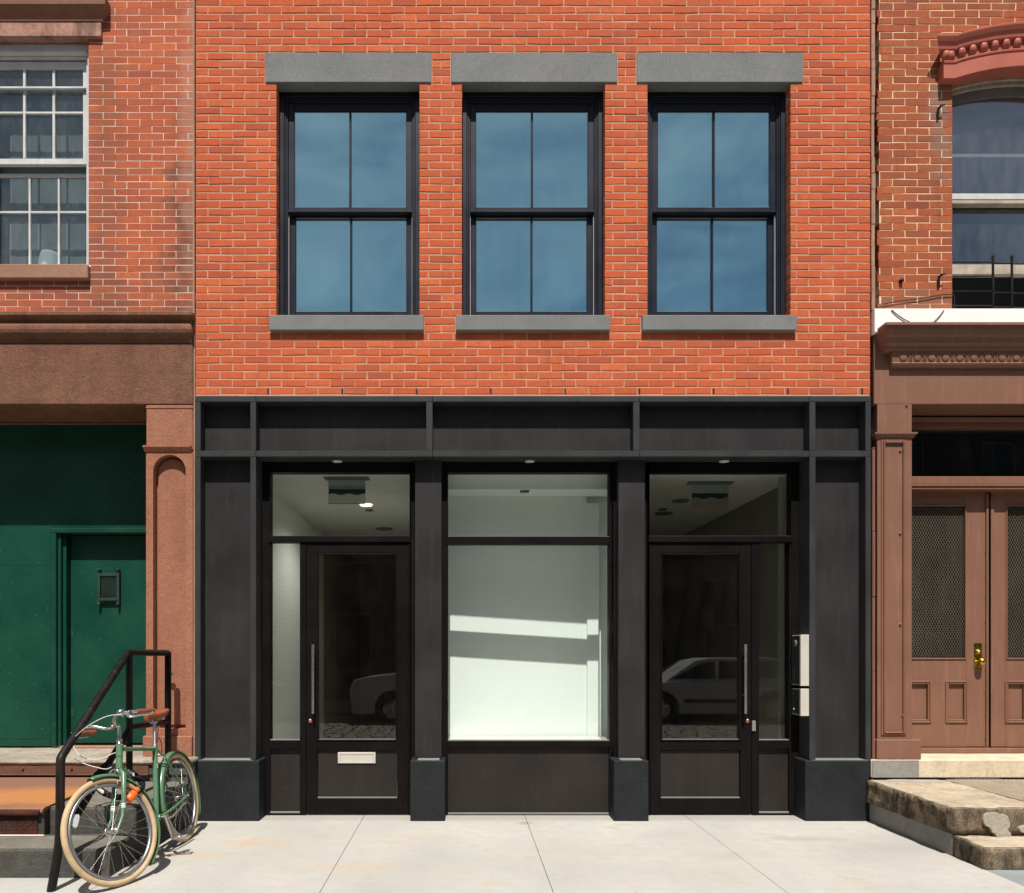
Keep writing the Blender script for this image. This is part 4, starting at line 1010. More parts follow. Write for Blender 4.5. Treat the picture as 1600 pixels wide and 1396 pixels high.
# ---- handrail
HR = empty('handrail', (-2.53, -1.9, 0)); tag(HR, 'black iron pipe handrail that slants down the left stoop beside the green bicycle', 'handrail')
HX = -2.50
def V(px, py, Y): return (WX(px, Y), Y, WZ(py, Y))
Yk = -1.87
knee = V(94.5, 1185, Yk); top1 = V(200, 1020, -.92); top2 = V(262.5, 1020.5, -.14); foot1 = V(93.5, 1318, Yk); foot = (WX(80, -1.92), -1.92, .0)
def soft(p, q, r_, k=.12):
    p, q, r_ = map(Vector, (p, q, r_)); a = q + (p - q).normalized() * k * .4; b = q + (r_ - q).normalized() * k * .4
    return [a, (a + b + q * 2) / 4, b]
rail = [foot] + soft(foot, foot1, knee, .3) + soft(foot1, knee, top1, .06) + soft(knee, top1, top2, .05) + soft(top1, top2, (top2[0], top2[1], .5), .04) + [(top2[0], top2[1], .552)]
MB().tube(rail, .0265, 14).build('rail_pipe', M['iron'], HR)
MB().tube([(top1[0] + .01, top1[1], .375), (top1[0] + .01, top1[1], 1.45)], .024, 12).build('post', M['iron'], HR)
ma = V(261, 1128, -.15); mbm = V(204, 1137, -.90); mc = V(112, 1287, -1.72); md = V(97, 1300, -1.86)
MB().tube([ma] + soft(ma, mbm, mc, .05) + [mc, md], .0235, 12).build('mid_rail', M['iron'], HR)
MB().lathe([(.001, .012), (.035, .010), (.04, 0)], (top2[0], top2[1], .552), (0, 0, 1), 14).build('base_flange', M['iron'], HR)
MB().lathe([(.001, .018), (.016, .016), (.024, .006), (.024, 0)], (WX(261, -.05) + .01, -.004, WZ(1052)), (0, -1, 0), 12).build('wall_fixing', M['wire'], HR)

# ================================================================== THE RIGHT BUILDING
RB = empty('brown_building', (5.0, 0, 0)); tag(RB, 'right building of old brick with a red arched window hood over a brown painted entrance', 'building')
BY = .045; RX0 = WX(1373, BY); RX1 = 6.4
RZ0, RZT = WZ(486.5, BY), 7.88
ox0 = WX(1488, BY); ctr = WX(1605, BY); ox1 = 2 * ctr - ox0; zoa = WZ(127, BY); zop = WZ(107, BY)
rh = [(ox0, ox1, RZ0 - .1, zop - .01), (WX(1470.5, BY) + .002, 2 * ctr - WX(1470.5, BY) - .002, zoa, WZ(70, BY)), (WX(1500, BY), 2 * ctr - WX(1500, BY), WZ(70, BY), WZ(58, BY))]
MB().box(WX(1360), WX(1380, BY), .20, .36, 3.2, RZT).build('party_joint', M['joint'], RB)
raw_build(wall_with_holes(MB(), WX(1374, BY), RX1, RZ0 - .05, RZT, [(ox0 - .002, ox1 + .002, RZ0 - .05, zop + .005)], BY + .0022, .36), 'wall', M['mortar_cream'], RB)
lay_bricks(RB, RX0, RX1, RZ0, RZT, .0642, .2140, .0075, .0065, rh, BY, .10, M['brick_right'], .0016, 1.0, .02, .0008, rag=lambda i: U(-.022, .022))
# rough party edge between the two facades
tube_e = MB(); zz = WZ(486)
while zz < RZT:
    h = U(.12, .4); tube_e.box(WX(1360.5) + .002, WX(1366.5) + U(-.006, .004), -.012 + U(-.003, .003), .30, zz, min(zz + h, RZT), .004); zz += h + .001
tube_e.build('party_edge', M['joint'], RB)
for a, b in ((WX(1366) + .01, WX(1366) + .25), (RX1 - .25, RX1)): MB().box(a, b, .37, 10, 0, RZT).build('side_wall', M['brick_dark'], RB)
MB().box(WX(1366) + .01, RX1, .36, 10, RZT + .002, RZT + .1).build('roof', M['asphalt'], RB)
# arched hood
def hood():
    xl = WX(1470.5, -.06 * 0); xk = WX(1488); cx = ctr; zl = WZ(127); rise = 20 / 180; hw = cx - xk; Rr = (hw * hw + rise * rise) / (2 * rise)
    path = [(xl, zl), (xk, zl)]; a0 = math.asin(hw / Rr); N = 20
    arc = [(cx + Rr * math.sin(-a0 + 2 * a0 * i / N), zl + rise - Rr + Rr * math.cos(-a0 + 2 * a0 * i / N)) for i in range(N + 1)]
    path = [(xl, zl)] + arc + [(2 * cx - xl, zl)]
    def sweep(prof, nm, mat, parent, ext=0.0):
        mb = MB(); m_ = len(path); n = len(prof); vs_ = []
        for i, (x, z_) in enumerate(path):
            for v, y in prof:
                if i == 0: p = (x + ext * y, y, z_ + v)
                elif i == m_ - 1: p = (x - ext * y, y, z_ + v)
                elif i in (1, m_ - 2): p = (x, y, z_ + v)
                else:
                    dx, dz = x - cx, z_ - (zl + rise - Rr); l = math.hypot(dx, dz); p = (x + dx / l * v * .75, y, z_ + dz / l * v)
                vs_.append(p)
        fs = [(i * n + j, (i + 1) * n + j, (i + 1) * n + (j + 1) % n, i * n + (j + 1) % n) for i in range(m_ - 1) for j in range(n)]
        fs += [tuple(range(n)), tuple(range((m_ - 1) * n, m_ * n))[::-1]]
        mb.add(vs_, fs); return mb.build(nm, mat, parent)
    H = sweep([(0, .16), (0, -.035), (.125, -.035), (.128, -.042), (.140, -.045), (.146, -.042), (.148, .04), (.02, .16)], 'window_hood', M['hood_red'], RB)
    sweep([(.149, .04), (.149, -.024), (.22, -.028), (.235, -.058), (.26, -.064), (.285, -.080), (.315, -.094), (.328, -.096), (.334, -.092), (.34, .04)], 'hood_crown', M['hood_red'], H, 1.0)
    # carved scrolls
    sc = MB()
    prof = [(-.022, .150), (-.044, .160), (-.058, .180), (-.064, .205), (-.056, .225), (-.024, .232), (-.022, .150)]
    vs_ = []; W = 7
    for k in range(W):
        t = -1 + 2 * k / (W - 1); wd = .030 * t; cc = math.sqrt(max(0, 1 - t * t * .9))
        for (y, v) in prof[:-1]: vs_.append((wd, -.022 + (y + .022) * (.35 + .65 * cc), v))
    n = len(prof) - 1
    fs = [(k * n + j, (k + 1) * n + j, (k + 1) * n + (j + 1) % n, k * n + (j + 1) % n) for k in range(W - 1) for j in range(n)] + [tuple(range(n)), tuple(range((W - 1) * n, W * n))[::-1]]
    sc.add(vs_, fs, True)
    me = sc.mesh('carved_scroll', M['hood_red'], (0, 0, 0))
    def put(x, z_, rot):
        o = bpy.data.objects.new('carved_scroll', me); COL.objects.link(o); o.parent = H; o.location = Vector((x, 0, z_)) - WL[H.name]; o.rotation_euler = (0, rot, 0); WL[o.name] = Vector((x, 0, z_))
    put(xl + .02, zl, 0)
    na = int(2 * a0 * Rr / .088)
    for i in range(na + 1):
        an = -a0 + 2 * a0 * i / na; rr = Rr
        put(cx + rr * math.sin(an), zl + rise - Rr + rr * math.cos(an), an * .6)
    put(2 * cx - xl - .02, zl, 0)
    return Rr, rise, a0
Rr, rise, a0 = hood()
# arched window
zc_ = WZ(127, BY) + rise - Rr
def arch_pts(x0, x1, drop, N=16):
    return [(x0 + (x1 - x0) * i / N, zc_ - drop + math.sqrt(max(0, Rr ** 2 - (x0 + (x1 - x0) * i / N - ctr) ** 2))) for i in range(N + 1)]
def arch_band(mb, x0, x1, d0, d1, y0, y1):
    a_ = arch_pts(x0, x1, d0); b_ = arch_pts(x0, x1, d1)
    for i in range(16):
        mb.add([(a_[i][0], y0, a_[i][1]), (a_[i + 1][0], y0, a_[i + 1][1]), (b_[i + 1][0], y0, b_[i + 1][1]), (b_[i][0], y0, b_[i][1]),
                (a_[i][0], y1, a_[i][1]), (a_[i + 1][0], y1, a_[i + 1][1]), (b_[i + 1][0], y1, b_[i + 1][1]), (b_[i][0], y1, b_[i][1])],
               [(0, 1, 2, 3), (7, 6, 5, 4), (0, 4, 5, 1), (3, 2, 6, 7)])
fw = MB()
y_ = .14
zw0 = WZ(486, y_)
fw.box(ox0 + .002, ox0 + .028, y_, .32, WZ(310, y_), WZ(150, y_), .002); fw.box(ox1 - .028, ox1 - .002, y_, .32, WZ(310, y_), WZ(150, y_), .002)
RW = fw.build('arched_window', M['white_paint'], RB)
ab = MB(); arch_band(ab, ox0 + .002, ox1 - .002, .004, .045, .11, .32); arch_band(ab, ox0 + .003, ox1 - .003, .0455, .075, .135, .32)
ab.build('arch_head', M['beige_paint'], RW)
ag = MB(); arch_band(ag, ox0 + .010, ox1 - .010, .0755, .155, .165, .32); ag.build('arch_head', M['grey_paint'], RW)
ls_ = MB(); yl = .175
ls_.box(ox0 + .0285, ox0 + .045, yl, .22, WZ(304, yl), WZ(155, yl)); ls_.box(ox1 - .045, ox1 - .0285, yl, .22, WZ(304, yl), WZ(155, yl))
ls_.box(ox0 + .003, ox1 - .003, yl - .01, .22, WZ(313, yl), WZ(303.5, yl), .004)
ls_.build('upper_sash', M['white_paint'], RW)
MB().box(ox0 + .003, ox1 - .003, yl - .006, .24, WZ(319, yl), WZ(313, yl) - .001, .003).build('meeting_rail', M['beige_paint'], RW)
MB().box(ox0 + .046, ox1 - .046, yl + .01, yl + .016, WZ(303.5, yl), zc_ + Rr - .12).build('pane', M['glass_arch'], RW)
MB().box(ox0 + .046, ox1 - .046, .26, .285, WZ(246, .26), WZ(240.5, .26), .003).build('storm_rail', M['white_paint'], RW)
MB().box(ox0 + .046, ox1 - .046, .265, .27, WZ(318, .26), WZ(246, .26) - .001).build('pane', M['glass_bare'], RW)
ylo = .25
MB().box(ox0 + .004, ox1 - .004, ylo, ylo + .006, WZ(416, ylo), WZ(319, ylo)).build('pane', M['glass_arch'], RW)
lb = MB(); lb.box(ox0 + .003, ox1 - .003, ylo - .02, .29, WZ(431, ylo), WZ(415, ylo), .006); lb.build('lower_sash', M['beige_paint'], RW)
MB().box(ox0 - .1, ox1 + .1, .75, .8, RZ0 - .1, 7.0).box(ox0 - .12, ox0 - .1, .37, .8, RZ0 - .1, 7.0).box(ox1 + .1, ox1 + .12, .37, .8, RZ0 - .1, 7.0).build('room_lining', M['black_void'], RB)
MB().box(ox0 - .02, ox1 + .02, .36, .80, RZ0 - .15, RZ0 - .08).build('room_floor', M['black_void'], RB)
# shutter hooks on the brick
for (px, py) in ((1470, 168), (1471, 432)):
    h = MB(); x, z_ = WX(px, 0), WZ(py, 0)
    h.box(x - .006, x + .010, BY - .055, BY + .01, z_ + .004, z_ + .020, .002); h.box(x - .014, x + .006, BY - .02, BY - .008, z_ - .075, z_ + .010, .004); h.tube([(x + .0, BY - .05, z_ + .014), (x + .035, BY - .045, z_ + .022)], .006, 6)
    h.build('shutter_hook', M['iron'], RB)
MB().lathe([(.001, .03), (.015, .028), (.018, 0)], (WX(1407, BY), BY, WZ(440, BY)), (0, -1, 0), 8).build('pipe_stub', M['iron'], RB)
# cable along the wall
cb = MB().tube([V(1368, 484, BY - .012), V(1385, 475, BY - .012), V(1400, 471.5, BY - .012), V(1440, 466.5, BY - .012), V(1470, 461, BY - .012), V(1488, 460, BY - .012), V(1491, 462, BY - .012), V(1492, 484, BY - .03)], .004, 6)
cb.build('cable', M['rubber'], RB)
# white flashing and the brown cornice
fx = WX(1367, -.05)
FL = MB().box(fx, RX1, -.05, .36, WZ(523), WZ(486.5) + .001, .004).build('flashing', M['white_flash'], RB)
# loose cable loops lying on the flashing
for pts in ([V(1393, 484.5, -.056), V(1402, 492, -.058), V(1412, 499, -.058), V(1421, 503.5, -.058)], [V(1475, 484.5, -.056), V(1469, 493, -.058), V(1459, 503.5, -.058)]):
    MB().tube(pts, .0045, 6).build('cable', M['wire'], RB)
def zc(py, y): return WZ(py, y)
zt = 4.246
XC = 3.578 + .5 * .185
pr = [(.02, zt), (-.185, zt), (-.187, zt - .022), (-.172, zt - .026), (-.165, zt - .055), (-.150, zt - .085), (-.128, zt - .105), (-.118, zt - .125), (-.114, zt - .145), (-.095, zt - .158), (-.085, zt - .165), (-.082, zt - .185), (-.075, zt - .20), (.02, zt - .20)]
CN = MB().mould(pr, XC, RX1, .5, 0).build('cornice', M['brown_paint'], RB)
zb2 = zt - .201
MB().mould([(.02, zb2), (-.062, zb2), (-.050, zb2 - .085), (.02, zb2 - .085)], XC + .06, RX1, .5, 0).build('egg_moulding', M['brown_paint'], CN)
MB().mould([(.02, zb2 - .0855), (-.050, zb2 - .0855), (-.056, zb2 - .097), (-.050, zb2 - .110), (-.035, zb2 - .125), (.02, zb2 - .125)], XC + .06, RX1, .5, 0).build('bead_moulding', M['brown_paint'], CN)
eg = MB().ball((0, 0, 0), .036, 12, 8, (.95, .30, 1.15)); egm = eg.mesh('carved_egg', M['brown_paint'], (0, 0, 0))
dt = MB()
for q in (-1, 0, 1): dt.box(q * .0105 - .0032, q * .0105 + .0032, -.010, .02, -.040 + abs(q) * .006, .036, .002)
dtm = dt.mesh('carved_dart', M['brown_paint'], (0, 0, 0))
for k in range(22):
    x = WX(1412, -.06) + .1215 * k
    if x > RX1 - .1: break
    for me, dx in ((egm, 0), (dtm, .0607)):
        o = bpy.data.objects.new(me.name.split('.')[0], me); COL.objects.link(o); o.parent = CN; o.location = Vector((x + dx, -.054, zb2 - .042)) - WL[CN.name]; WL[o.name] = Vector((x, 0, 0))
# fascia, pilaster, entrance
MB().box(3.574, RX1, -.004, .36, WZ(632), WZ(523) - .001, .004).build('fascia', M['brown_paint'], RB)
pa, pb = WX(1370.5), WX(1424.5)
PP = MB().box(pa, pb, -.004, .50, .56, WZ(632) - .0005, .003).build('pilaster', M['brown_paint'], RB)
MB().mould([(.1, WZ(685)), (-.012, WZ(685)), (-.020, WZ(681)), (-.034, WZ(679.5)), (-.034, WZ(677)), (-.005, WZ(675.5)), (.1, WZ(675.5))], pa - .006, pb + .006, .8, .8).build('capital_moulding', M['brown_paint'], PP)
mo = MB(); mx0, mx1, mz0, mz1 = WX(1376), WX(1415), WZ(1149), WZ(688)
mo.frame(mx0, mx1, mz0, mz1, .016, -.016, -.0035, .004); mo.frame(mx0 + .017, mx1 - .017, mz0 + .017, mz1 - .017, .014, -.026, -.0035, .006)
mo.build('panel_moulding', M['brown_paint'], PP)
for (px, py) in ((1406, 705), (1406, 834), (1406, 976), (1410, 1118), (1416, 634)):
    MB().lathe([(.001, .014), (.008, .012), (.012, .003), (.012, 0)], (WX(px), -.0038, WZ(py)), (0, -1, 0), 10).build('bolt', M['brown_paint'], PP)
MB().box(WX(1367.5), WX(1436.5), -.030, .50, .531, WZ(1155.5), .006).build('pilaster_base', M['brown_paint'], PP)
MB().box(WX(1367) - .012, WX(1370) - .001, .10, .36, .30, WZ(523)).build('side_panel', M['brown_dark'], RB)
rs = MB(); zz = .53
while zz < WZ(700):
    h = U(.3, .8); rs.box(WX(1359.5) + .014, WX(1366.5), -.0185 + U(0, .004), .2, zz, min(zz + h, WZ(700)), .006); zz += h + .001
rs.build('render_edge', M['brown_dark'], RB)
pc = WX(1544, .4); pR = 2 * pc - WX(1424.5)   # mirror pilaster beyond the frame
MB().box(pR, pR + .30, -.004, .50, .56, WZ(632) - .0005, .003).build('pilaster', M['brown_paint'], RB)
MB().box(pR - .01, RX1, -.0035, .35, .2, WZ(632) - .001).build('side_panel', M['brown_dark'], RB) if 0 else None
# lining: soffit mouldings, transom glass, transom bar
sx0, sx1 = pb - .08, pR + .1; TY = .40
MB().box(sx0, sx1, .361, .60, WZ(632), WZ(632) + .08).build('soffit', M['brown_paint'], RB)
hd = MB(); hd.box(sx0, sx1, TY - .04, TY + .1, WZ(664, TY), WZ(632) - .001); hd.mould([(TY - .0405, WZ(664, TY)), (TY - .08, WZ(664, TY) + .01), (TY - .09, WZ(664, TY) + .04), (TY - .0405, WZ(664, TY) + .05)], sx0, sx1); hd.box(sx0, sx1, TY - .055, TY + .08, WZ(671, TY), WZ(664, TY) - .001, .003)
hd.build('head_moulding', M['brown_paint'], RB)
MB().box(sx0, sx1, TY + .04, TY + .046, WZ(746, TY), WZ(671, TY)).build('transom_pane', M['glass_bare'], RB)
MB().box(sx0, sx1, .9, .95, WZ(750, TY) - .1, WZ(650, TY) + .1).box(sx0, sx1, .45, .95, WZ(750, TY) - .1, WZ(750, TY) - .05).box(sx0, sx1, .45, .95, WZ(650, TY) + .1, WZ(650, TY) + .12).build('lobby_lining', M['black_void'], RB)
tb = MB(); y_ = .29
tb.box(sx0, sx1, y_, TY + .1, WZ(757, y_), WZ(744.5, y_), .004); tb.box(sx0, sx1, y_ - .012, TY + .1, WZ(760.5, y_), WZ(757.5, y_), .003); tb.box(sx0, sx1, y_ - .002, TY + .1, WZ(765, y_), WZ(761, y_), .003)
tb.build('transom_bar', M['brown_paint'], RB)
MB().box(sx0, sx1, TY + .045, TY + .06, WZ(790, TY), WZ(766, y_) + .02).build('door_head', M['brown_paint'], RB)
def leaf(a, b, ga, gb, panels, mir=False):
    x0, x1, z1, z0 = WX(a, TY), WX(b, TY), WZ(768, TY), .585
    g0, g1, gz0, gz1 = WX(ga, TY), WX(gb, TY), WZ(1030, TY), WZ(789.5, TY)
    d = MB(); y0, y1 = TY, TY + .045
    d.box(x0, g0, y0, y1, z0, z1, .003); d.box(g1, x1, y0, y1, z0, z1, .003); d.box(g0, g1, y0 + .0008, y1, gz1, z1, .002)
    wall_h = [(WX(p[0], TY), WX(p[1], TY), WZ(1125, TY), WZ(1069, TY)) for p in panels]
    xs = [g0]
    for h in wall_h: xs += [max(g0 + .0005, h[0]), min(g1 - .0005, h[1])]
    xs.append(g1)
    pz0, pz1 = WZ(1125, TY), WZ(1069, TY)
    d.box(g0, g1, y0 + .0008, y1, pz1, gz0, .001); d.box(g0, g1, y0 + .0008, y1, z0, pz0, .001)
    for i in range(0, len(xs), 2):
        if xs[i + 1] - xs[i] > .002: d.box(xs[i], xs[i + 1], y0 + .0009, y1, pz0, pz1)
    L_ = d.build('door', M['brown_paint'], RB)
    bd = MB(); bd.frame(g0 - .004, g1 + .004, gz0 - .004, gz1 + .004, .013, y0 - .010, y0 + .02, .004); bd.build('panel_moulding', M['brown_paint'], L_)
    for h in wall_h:
        q0, q1 = max(g0 + .0005, h[0]), min(g1 - .0005, h[1])
        MB().box(q0, q1, y0 + .022, y1 - .003, pz0, pz1).build('door_panel', M['brown_paint'], L_)
        pm = MB(); pm.frame(h[0] - .030, h[1] + .030, pz0 - .030, pz1 + .030, .018, y0 - .012, y0 + .001, .005); pm.frame(h[0] - .0115, h[1] + .0115, pz0 - .0115, pz1 + .0115, .0145, y0 - .006, y0 + .021, .004); pm.build('panel_moulding', M['brown_paint'], L_)
    MB().box(g0, g1, y0 + .026, y0 + .031, gz0, gz1).build('pane', M['glass_bare'], L_)
    # diamond wire in front of the glass
    wm = MB(); s_ = .024; yy = y0 + .014; H_ = gz1 - gz0; W_ = g1 - g0; sl = 1.9
    def clipline(xa, sgn):
        pa_ = Vector((xa, gz0)); dvec = Vector((sgn, sl)); ts = [0, H_ / sl]
        t0, t1 = 0, H_ / sl
        if sgn > 0: t0 = max(t0, g0 - xa); t1 = min(t1, g1 - xa)
        else: t0 = max(t0, xa - g1); t1 = min(t1, xa - g0)
        if t1 - t0 > .01:
            p_ = pa_ + dvec * t0; q_ = pa_ + dvec * t1; o_ = .0016
            y2 = yy + (.002 if sgn > 0 else 0)
            wm.add([(p_.x - o_, y2, p_.y), (p_.x + o_, y2, p_.y), (q_.x + o_, y2, q_.y), (q_.x - o_, y2, q_.y), (p_.x, y2 + .0025, p_.y), (q_.x, y2 + .0025, q_.y)], [(0, 1, 2, 3), (0, 3, 5, 4), (1, 4, 5, 2)])
    n_ = int((W_ + H_ / sl) / s_) + 2
    for k in range(n_): clipline(g0 - H_ / sl + k * s_, 1); clipline(g0 + k * s_, -1)
    wm.build('wire_mesh', M['wire'], L_)['kind'] = 'stuff'
    MB().box(g0, g1, y1 + .25, y1 + .26, gz0 - .1, gz1 + .1).build('door_backing', M['black_void'], L_)
    return L_
lf = leaf(1388, 1541, 1418, 1509, [(1418, 1450), (1482, 1507)])
lf['label'] = 'brown door leaf with a brass knob'
rf_ = leaf(1548.5, 1702, 1572, 1663, [(1575, 1600), (1632, 1664)])
as_ = MB(); as_.box(WX(1541.5, TY) - .012, WX(1545, TY) - .012, TY - .018, TY + .02, .585, WZ(772, TY), .003); as_.box(WX(1546.8, TY), WX(1552, TY), TY - .016, TY - .001, .585, WZ(776, TY), .003)
as_.build('astragal', M['brown_paint'], rf_)
# brass plate, knob and cylinder
kp = MB(); kx0, kx1, kz0, kz1 = WX(1521.5, TY), WX(1534, TY), WZ(1048, TY), WZ(1005, TY)
kp.box(kx0, kx1, TY - .007, TY - .0005, kz0, kz1, .003)
KP = kp.build('door_plate', M['brass'], lf)
kz = WZ(1034, TY); kx = (kx0 + kx1) / 2
MB().lathe([(.001, 0), (.012, .0), (.010, .025), (.014, .034), (.028, .045), (.034, .058), (.030, .072), (.018, .080), (.001, .082)], (kx, TY - .007, kz), (0, -1, 0), 20).build('knob', M['brass'], KP)
MB().lathe([(.022, 0), (.024, .006), (.014, .012), (.013, .016), (.001, .017)], (kx, TY - .007, WZ(1019, TY)), (0, -1, 0), 16).build('lock', M['brass'], KP)
MB().box(kx - .05, kx + .0, TY + .4, TY + .41, .6, 1).build('lobby_lining', M['black_void'], RB) if 0 else None
for q in range(9):
    MB().lathe([(.001, .006), (.004, .005), (.006, 0)], (WX(1538.5, TY), TY + .0005, .66 + q * .215), (0, -1, 0), 6).build('bolt', M['brown_paint'], lf)
MB().box(WX(1425), pR, TY - .05, TY + .12, .532, .578, .004).build('door_threshold', M['brown_paint'], RB)
# iron ladder grating standing on the flashing in front of the window
IG = empty('iron_railing', (5.2, .0, WZ(486.5))); tag(IG, 'small black iron ladder guard across the bottom of the right arched window', 'window guard')
gy = .06; gz0, gz1 = WZ(486.3, gy), WZ(400, gy)
for px in (1551.5, 1581, 1660, 1690):
    x = WX(px, gy); MB().box(x - .008, x + .008, gy - .006, gy + .006, gz0, gz1).build('upright', M['iron'], IG)
for i, py in enumerate((410, 432, 455, 477.5)):
    MB().box(ox0 + .012, WX(1551.5, gy) - .009, gy - .004, gy + .004, WZ(py, gy) - .004, WZ(py, gy) + .004).build('crossbar', M['iron'], IG)
    MB().box(WX(1551.5, gy) + .009, WX(1581, gy) - .009, gy - .004, gy + .004, WZ(py + 2, gy) - .004, WZ(py + 2, gy) + .004).build('crossbar', M['iron'], IG)
    MB().box(WX(1581, gy) + .009, ox1 - .012, gy - .004, gy + .004, WZ(py + 3, gy) - .004, WZ(py + 3, gy) + .004).build('crossbar', M['iron'], IG)

# ---- right stoop
RS = empty('granite_stoop', (4.5, -.6, 0)); tag(RS, 'worn tan and black stone stoop with cement patches at the right edge', 'stoop')
def rough_block(x0, x1, y0, y1, z0, z1, nm, mat, amp=.010, seg=.07, mat_side=None, ch=.018, par=None):
    """stone block with worn, uneven faces"""
    bm = bmesh.new(); bmesh.ops.create_cube(bm, size=1)
    for v in bm.verts: v.co = Vector(((x0 + x1) / 2 + v.co.x * (x1 - x0), (y0 + y1) / 2 + v.co.y * (y1 - y0), (z0 + z1) / 2 + v.co.z * (z1 - z0)))
    bmesh.ops.bevel(bm, geom=bm.edges[:] , offset=ch, segments=2, affect='EDGES')
    for ax, (lo, hi) in enumerate(((x0, x1), (y0, y1), (z0, z1))):
        n = int((hi - lo) / seg)
        for k in range(1, n):
            p = Vector((0, 0, 0)); p[ax] = lo + (hi - lo) * k / n; nv = Vector((0, 0, 0)); nv[ax] = 1
            bmesh.ops.bisect_plane(bm, geom=bm.verts[:] + bm.edges[:] + bm.faces[:], plane_co=p, plane_no=nv)
    for v in bm.verts:
        p = v.co.copy(); d = Vector((noise.noise(p * 7), noise.noise(p * 7 + Vector((9, 3, 1))), noise.noise(p * 7 + Vector((2, 8, 5))))) * amp + Vector((noise.noise(p * 23), noise.noise(p * 23 + Vector((4, 4, 4))), noise.noise(p * 23 + Vector((1, 7, 2))))) * amp * .5
        v.co += Vector((d.x, d.y, d.z * .5))
    me = bpy.data.meshes.new(nm); c = Vector(((x0 + x1) / 2, (y0 + y1) / 2, z0))
    for v in bm.verts: v.co -= c
    bmesh.ops.recalc_face_normals(bm, faces=bm.faces[:])
    for f in bm.faces:
        f.smooth = True
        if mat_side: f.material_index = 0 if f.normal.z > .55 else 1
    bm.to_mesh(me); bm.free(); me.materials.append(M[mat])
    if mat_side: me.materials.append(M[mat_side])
    return link(nm, me, par or RS, c)
rough_block(-6, -2.285, -.235, .80, .518, .556, 'threshold_slab', 'stoop_stone', .006, .05, None, .008, ST)
MB().box(WX(1362.5, -.04), 7.5, -.035, .36, .372, .530, .008).build('threshold_slab', M['cream_stone'], RS)
MB().box(WX(1362.5, -.04) + .005, WX(1437, -.05), -.042, -.0355, .376, .527, .003).build('cement_patch', M['concrete_rough'], RS)
MB().box(3.522, 7.5, -1.135, .30, -.02, .160, .004).build('stoop_core', M['concrete_rough'], RS)
rough_block(3.492, 7.5, -1.170, -.036, .165, .357, 'step_slab', 'stoop_tan', .017, .045, 'stoop_tan_side', .007)
rough_block(3.520, 7.5, -1.470, -1.140, -.03, .152, 'step_slab', 'stoop_tan', .016, .045, 'stoop_tan_side', .007)
# cement repair patches on the front of the slab: irregular low lumps
def patch(cx, cz, y, rx, rz, seed):
    rnd = random.Random(seed); n = 22; mb = MB(); ring = []
    for i in range(n):
        a = 2 * math.pi * i / n; k = 1 + .16 * math.sin(2 * a + seed) + .12 * math.sin(3 * a + seed * 2) + .05 * math.sin(7 * a + seed); ring.append((cx + rx * k * math.cos(a), cz + rz * k * math.sin(a)))
    vs_ = [(x, y + .03, z) for x, z in ring] + [(cx + (x - cx) * .9, y - .004, cz + (z - cz) * .9) for x, z in ring] + [(cx, y - .007, cz)]
    mb.add(vs_, [(i, (i + 1) % n, n + (i + 1) % n, n + i) for i in range(n)] + [(n + i, n + (i + 1) % n, 2 * n) for i in range(n)])
    mb.build('cement_patch', M['cement_light'], RS)
patch(3.815, .250, -1.178, .10, .088, 3); patch(4.12, .215, -1.175, .17, .05, 5); patch(3.86, .175, -1.178, .05, .045, 8)
patch(4.6, .24, -1.175, .10, .05, 11)
tp = MB(); n = 24; rnd = random.Random(4); ring = [(3.86 + .30 * (1 + rnd.uniform(-.2, .2)) * math.cos(6.283 * i / n), -.115 + .070 * (1 + rnd.uniform(-.2, .2)) * math.sin(6.283 * i / n)) for i in range(n)]
tp.add([(x, y, .345) for x, y in ring] + [(3.86 + (x - 3.86) * .94, -.115 + (y + .115) * .94, .3645) for x, y in ring], [tuple(range(n, 2 * n))] + [(i, (i + 1) % n, n + (i + 1) % n, n + i) for i in range(n)])
tp.build('cement_patch', M['cement_light'], RS)
# cellar grating: bars let into the slab
gt = MB()
for k in range(44):
    x = 4.16 + k * .036
    gt.box(x, x + .023, -1.02, -.06, .352, .3655, .002)
GT = MB().frame(4.14, 5.56, -.80 * 0 + .350, .3505, .0005, 0, 0) if 0 else None
MB().box(4.14, 5.76, -1.03, -.05, .345, .3535).build('grating_bed', M['black_void'], RS)
gt.build('grating_bars', M['grate_tan'], RS)['kind'] = 'stuff'

# ================================================================== THE BICYCLE (built in its own frame, then leant against the rail)
BK = empty('bicycle', (0, 0, 0)); tag(BK, 'sage green city bicycle with cream tyres and brown saddle leaning on the handrail', 'bicycle')
WR, TR = .345, .019
HUBR, HUBF, BBp = Vector((-.46, 0, WR)), Vector((.62, 0, WR)), Vector((0, 0, .285))
def ring(mb, c, r, rt, seg=64, ts=10, sy=1.0, a0=0, a1=2 * math.pi, smooth=True):
    full = abs(a1 - a0 - 2 * math.pi) < 1e-6; n = seg; vs_ = []
    cnt = n if full else n + 1
    for i in range(cnt):
        a = a0 + (a1 - a0) * i / n
        for j in range(ts):
            b = 2 * math.pi * j / ts; rr = r + rt * math.cos(b)
            vs_.append((c[0] + rr * math.cos(a), c[1] + rt * sy * math.sin(b), c[2] + rr * math.sin(a)))
    fs = [(i * ts + j, i * ts + (j + 1) % ts, ((i + 1) % cnt) * ts + (j + 1) % ts, ((i + 1) % cnt) * ts + j) for i in range(n) for j in range(ts)]
    return mb.add(vs_, fs, smooth)
